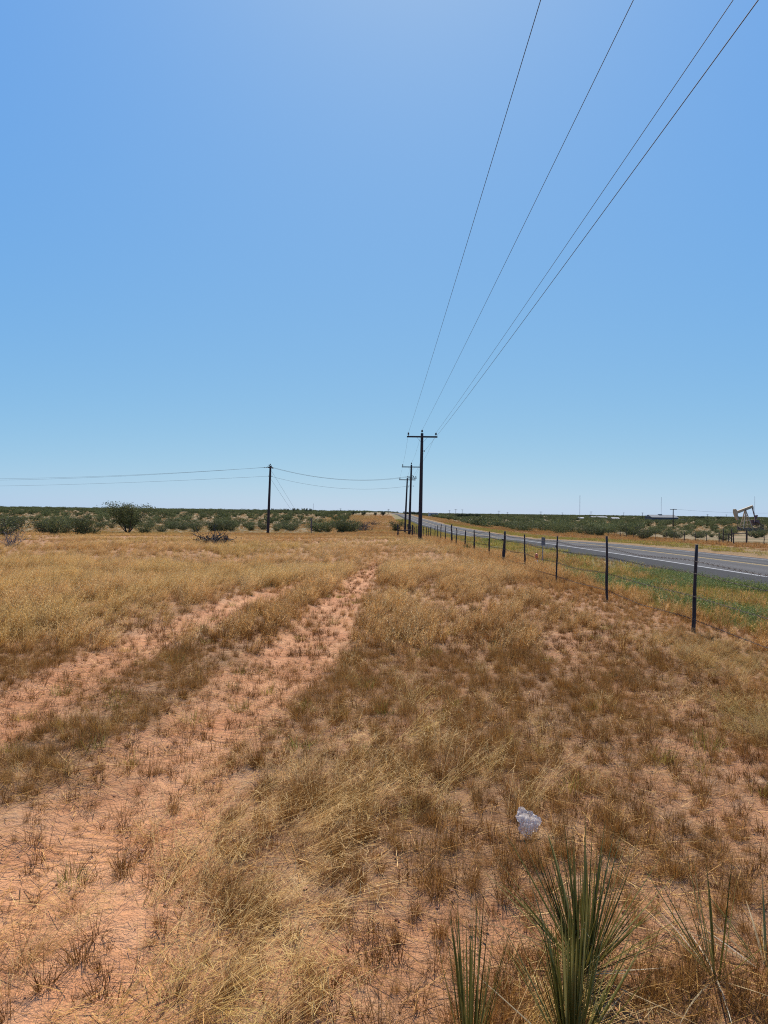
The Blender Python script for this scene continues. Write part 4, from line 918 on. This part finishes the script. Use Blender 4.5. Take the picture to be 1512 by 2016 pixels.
x_ = at(613.5, 1055, 84).x; o = thing('field_post', (x_, 84, Tz(x_, 84)), 'grey weathered post with a pale side in the field right of the lone left pole', 'post')
mb = MB(); mb.bar((0, 0, -.2), (0, 0, 2.0), .05, .10, (0, 1, 0)); mb.build('post_stem', M_post, o); mb = MB(); mb.box((-.07, -.02, 1.25), (.05, .012, .75)); mb.build('pale_board', M_sign, o)

# ------------------------------------------------------------------ yuccas and the plastic bag
def yucca(px, py, n, L, label, seed, fan=(.03, .75), dead=8, wd=.0086, xy=None, ntw=0):
    X0, Y0 = gx(px, py) if xy is None else xy
    r = np.random.default_rng(seed); o = thing('yucca', (X0, Y0, Tz(X0, Y0)+.02), label, 'yucca', 'yuccas')
    def leaf(mb, a, th, l, w_, cu, sh):
        p = np.array([.02*math.cos(a), .02*math.sin(a), 0.]); sd_ = np.array([-math.sin(a), math.cos(a), 0]); rows = []
        for k in range(7):
            t = k/6; ww = w_*(.75+.6*t if t < .3 else 1.0-.96*((t-.3)/.7)**1.3); ang = min(th+cu*t*t, 2.2)
            dr = np.array([math.sin(ang)*math.cos(a), math.sin(ang)*math.sin(a), math.cos(ang)]); nrm = np.cross(dr, sd_)
            rows += [p-sd_*ww/2, p+nrm*ww*.28, p+sd_*ww/2]; p = p+dr*l/6; p[2] = max(p[2], .01)
        f = []
        for k in range(6): f += [(3*k, 3*k+1, 3*k+4, 3*k+3), (3*k+1, 3*k+2, 3*k+5, 3*k+4)]
        mb.add(rows, f, sh)
    mb = MB()
    for i in range(n):
        th = fan[0]+(fan[1]-fan[0])*r.uniform()**1.35
        leaf(mb, r.uniform(0, 6.28), th, L*r.uniform(.72, 1.08), wd*r.uniform(.6, 1.25), r.normal(0, .06) if r.uniform() < .82 else r.normal(.35, .3), r.uniform())
    mb.build('leaf_rosette', M_yucca, o, True)
    if dead:
        mb = MB()
        for i in range(dead): leaf(mb, r.uniform(0, 6.28), r.uniform(.9, 1.5), L*r.uniform(.5, .9), wd*r.uniform(.8, 1.1), r.normal(.3, .3), r.uniform())
        mb.build('dead_leaf', M_dead, o, True)
    return o
yucca(1150, 1925, 112, .50, 'largest spiky green yucca, just below the plastic bag', 1, (.03, .95), 5)
yucca(1125, 2095, 80, .48, 'green yucca at the bottom edge in front of the largest one', 2, (.02, .62), 6)
yucca(925, 2100, 36, .46, 'slender upright yucca at the bottom edge left of the largest one', 3, (.02, .40), 3, .006)
yucca(1410, 1935, 20, .42, 'small sparse yucca with pale curled leaves near the lower right corner', 4, (.05, .75), 6, .0066)
yucca(1510, 1925, 6, .34, 'withered yucca with bleached curling leaves at the right edge', 6, (.6, 1.1), 12)
yucca(0, 0, 40, .65, 'spiky bush sized yucca beside the distant fence posts', 5, (.1, 1.1), 5, .02, (FX-.15, 33.8))
X0, Y0 = gx(1037, 1654)
r = np.random.default_rng(9); bm_n = 26; vv = []; ff_ = []
for i in range(bm_n):
    for j in range(bm_n):
        u, v_ = i/(bm_n-1)*2-1, j/(bm_n-1)*2-1; rr = max(abs(u), abs(v_)); an = math.atan2(v_, u); q = rr*(1+.18*math.sin(3*an+1)+.10*math.sin(7*an))
        xx_, yy_ = .058*q*math.cos(an), .066*q*math.sin(an)
        fz = float(fbm(np.array([xx_*28+3]), np.array([yy_*24+7]), 5, 3)[0]); cr_ = abs(float(vn(np.array([xx_*60]), np.array([yy_*55]), 9)[0])-.5)
        vv.append((xx_+r.normal(0, .0015), yy_+r.normal(0, .0015), .006+.030*(1-rr**2)*fz+.034*cr_*(1-.4*rr)))
for i in range(bm_n-1):
    for j in range(bm_n-1): k = i*bm_n+j; ff_.append((k, k+bm_n, k+bm_n+1, k+1))
m, nt, b = mat('clear_plastic_film'); b.inputs['Base Color'].default_value = (.95, .90, .80, 1); b.inputs['Roughness'].default_value = .4; b.inputs['Specular IOR Level'].default_value = .15
n_ = noise(nt, 70, 4, .6); bump(nt, b, n_, .003)
t = nd(nt, 'ShaderNodeBsdfTransparent'); t2 = nd(nt, 'ShaderNodeBsdfTranslucent'); t2.inputs[0].default_value = (.97, .92, .83, 1)
m1 = nd(nt, 'ShaderNodeMixShader'); m1.inputs[0].default_value = .68; nt.links.new(b.outputs[0], m1.inputs[1]); nt.links.new(t2.outputs[0], m1.inputs[2])
m2 = nd(nt, 'ShaderNodeMixShader'); nt.links.new(ramp(nt, noise(nt, 38, 4), [(.46, (.0,)*3), (.66, (.35,)*3)]), m2.inputs[0]); nt.links.new(m1.outputs[0], m2.inputs[1]); nt.links.new(t.outputs[0], m2.inputs[2])
nt.links.new(m2.outputs[0], nt.nodes['Material Output'].inputs[0])
mb = MB(); mb.add(vv, ff_); bag = mb.build('plastic_bag', m, None, True, (X0, Y0, Tz(X0, Y0)+.085)); bag.rotation_euler = (R(52), R(8), R(8))
tag(bag, 'crumpled clear white plastic bag lying on the dry grass', 'plastic bag')
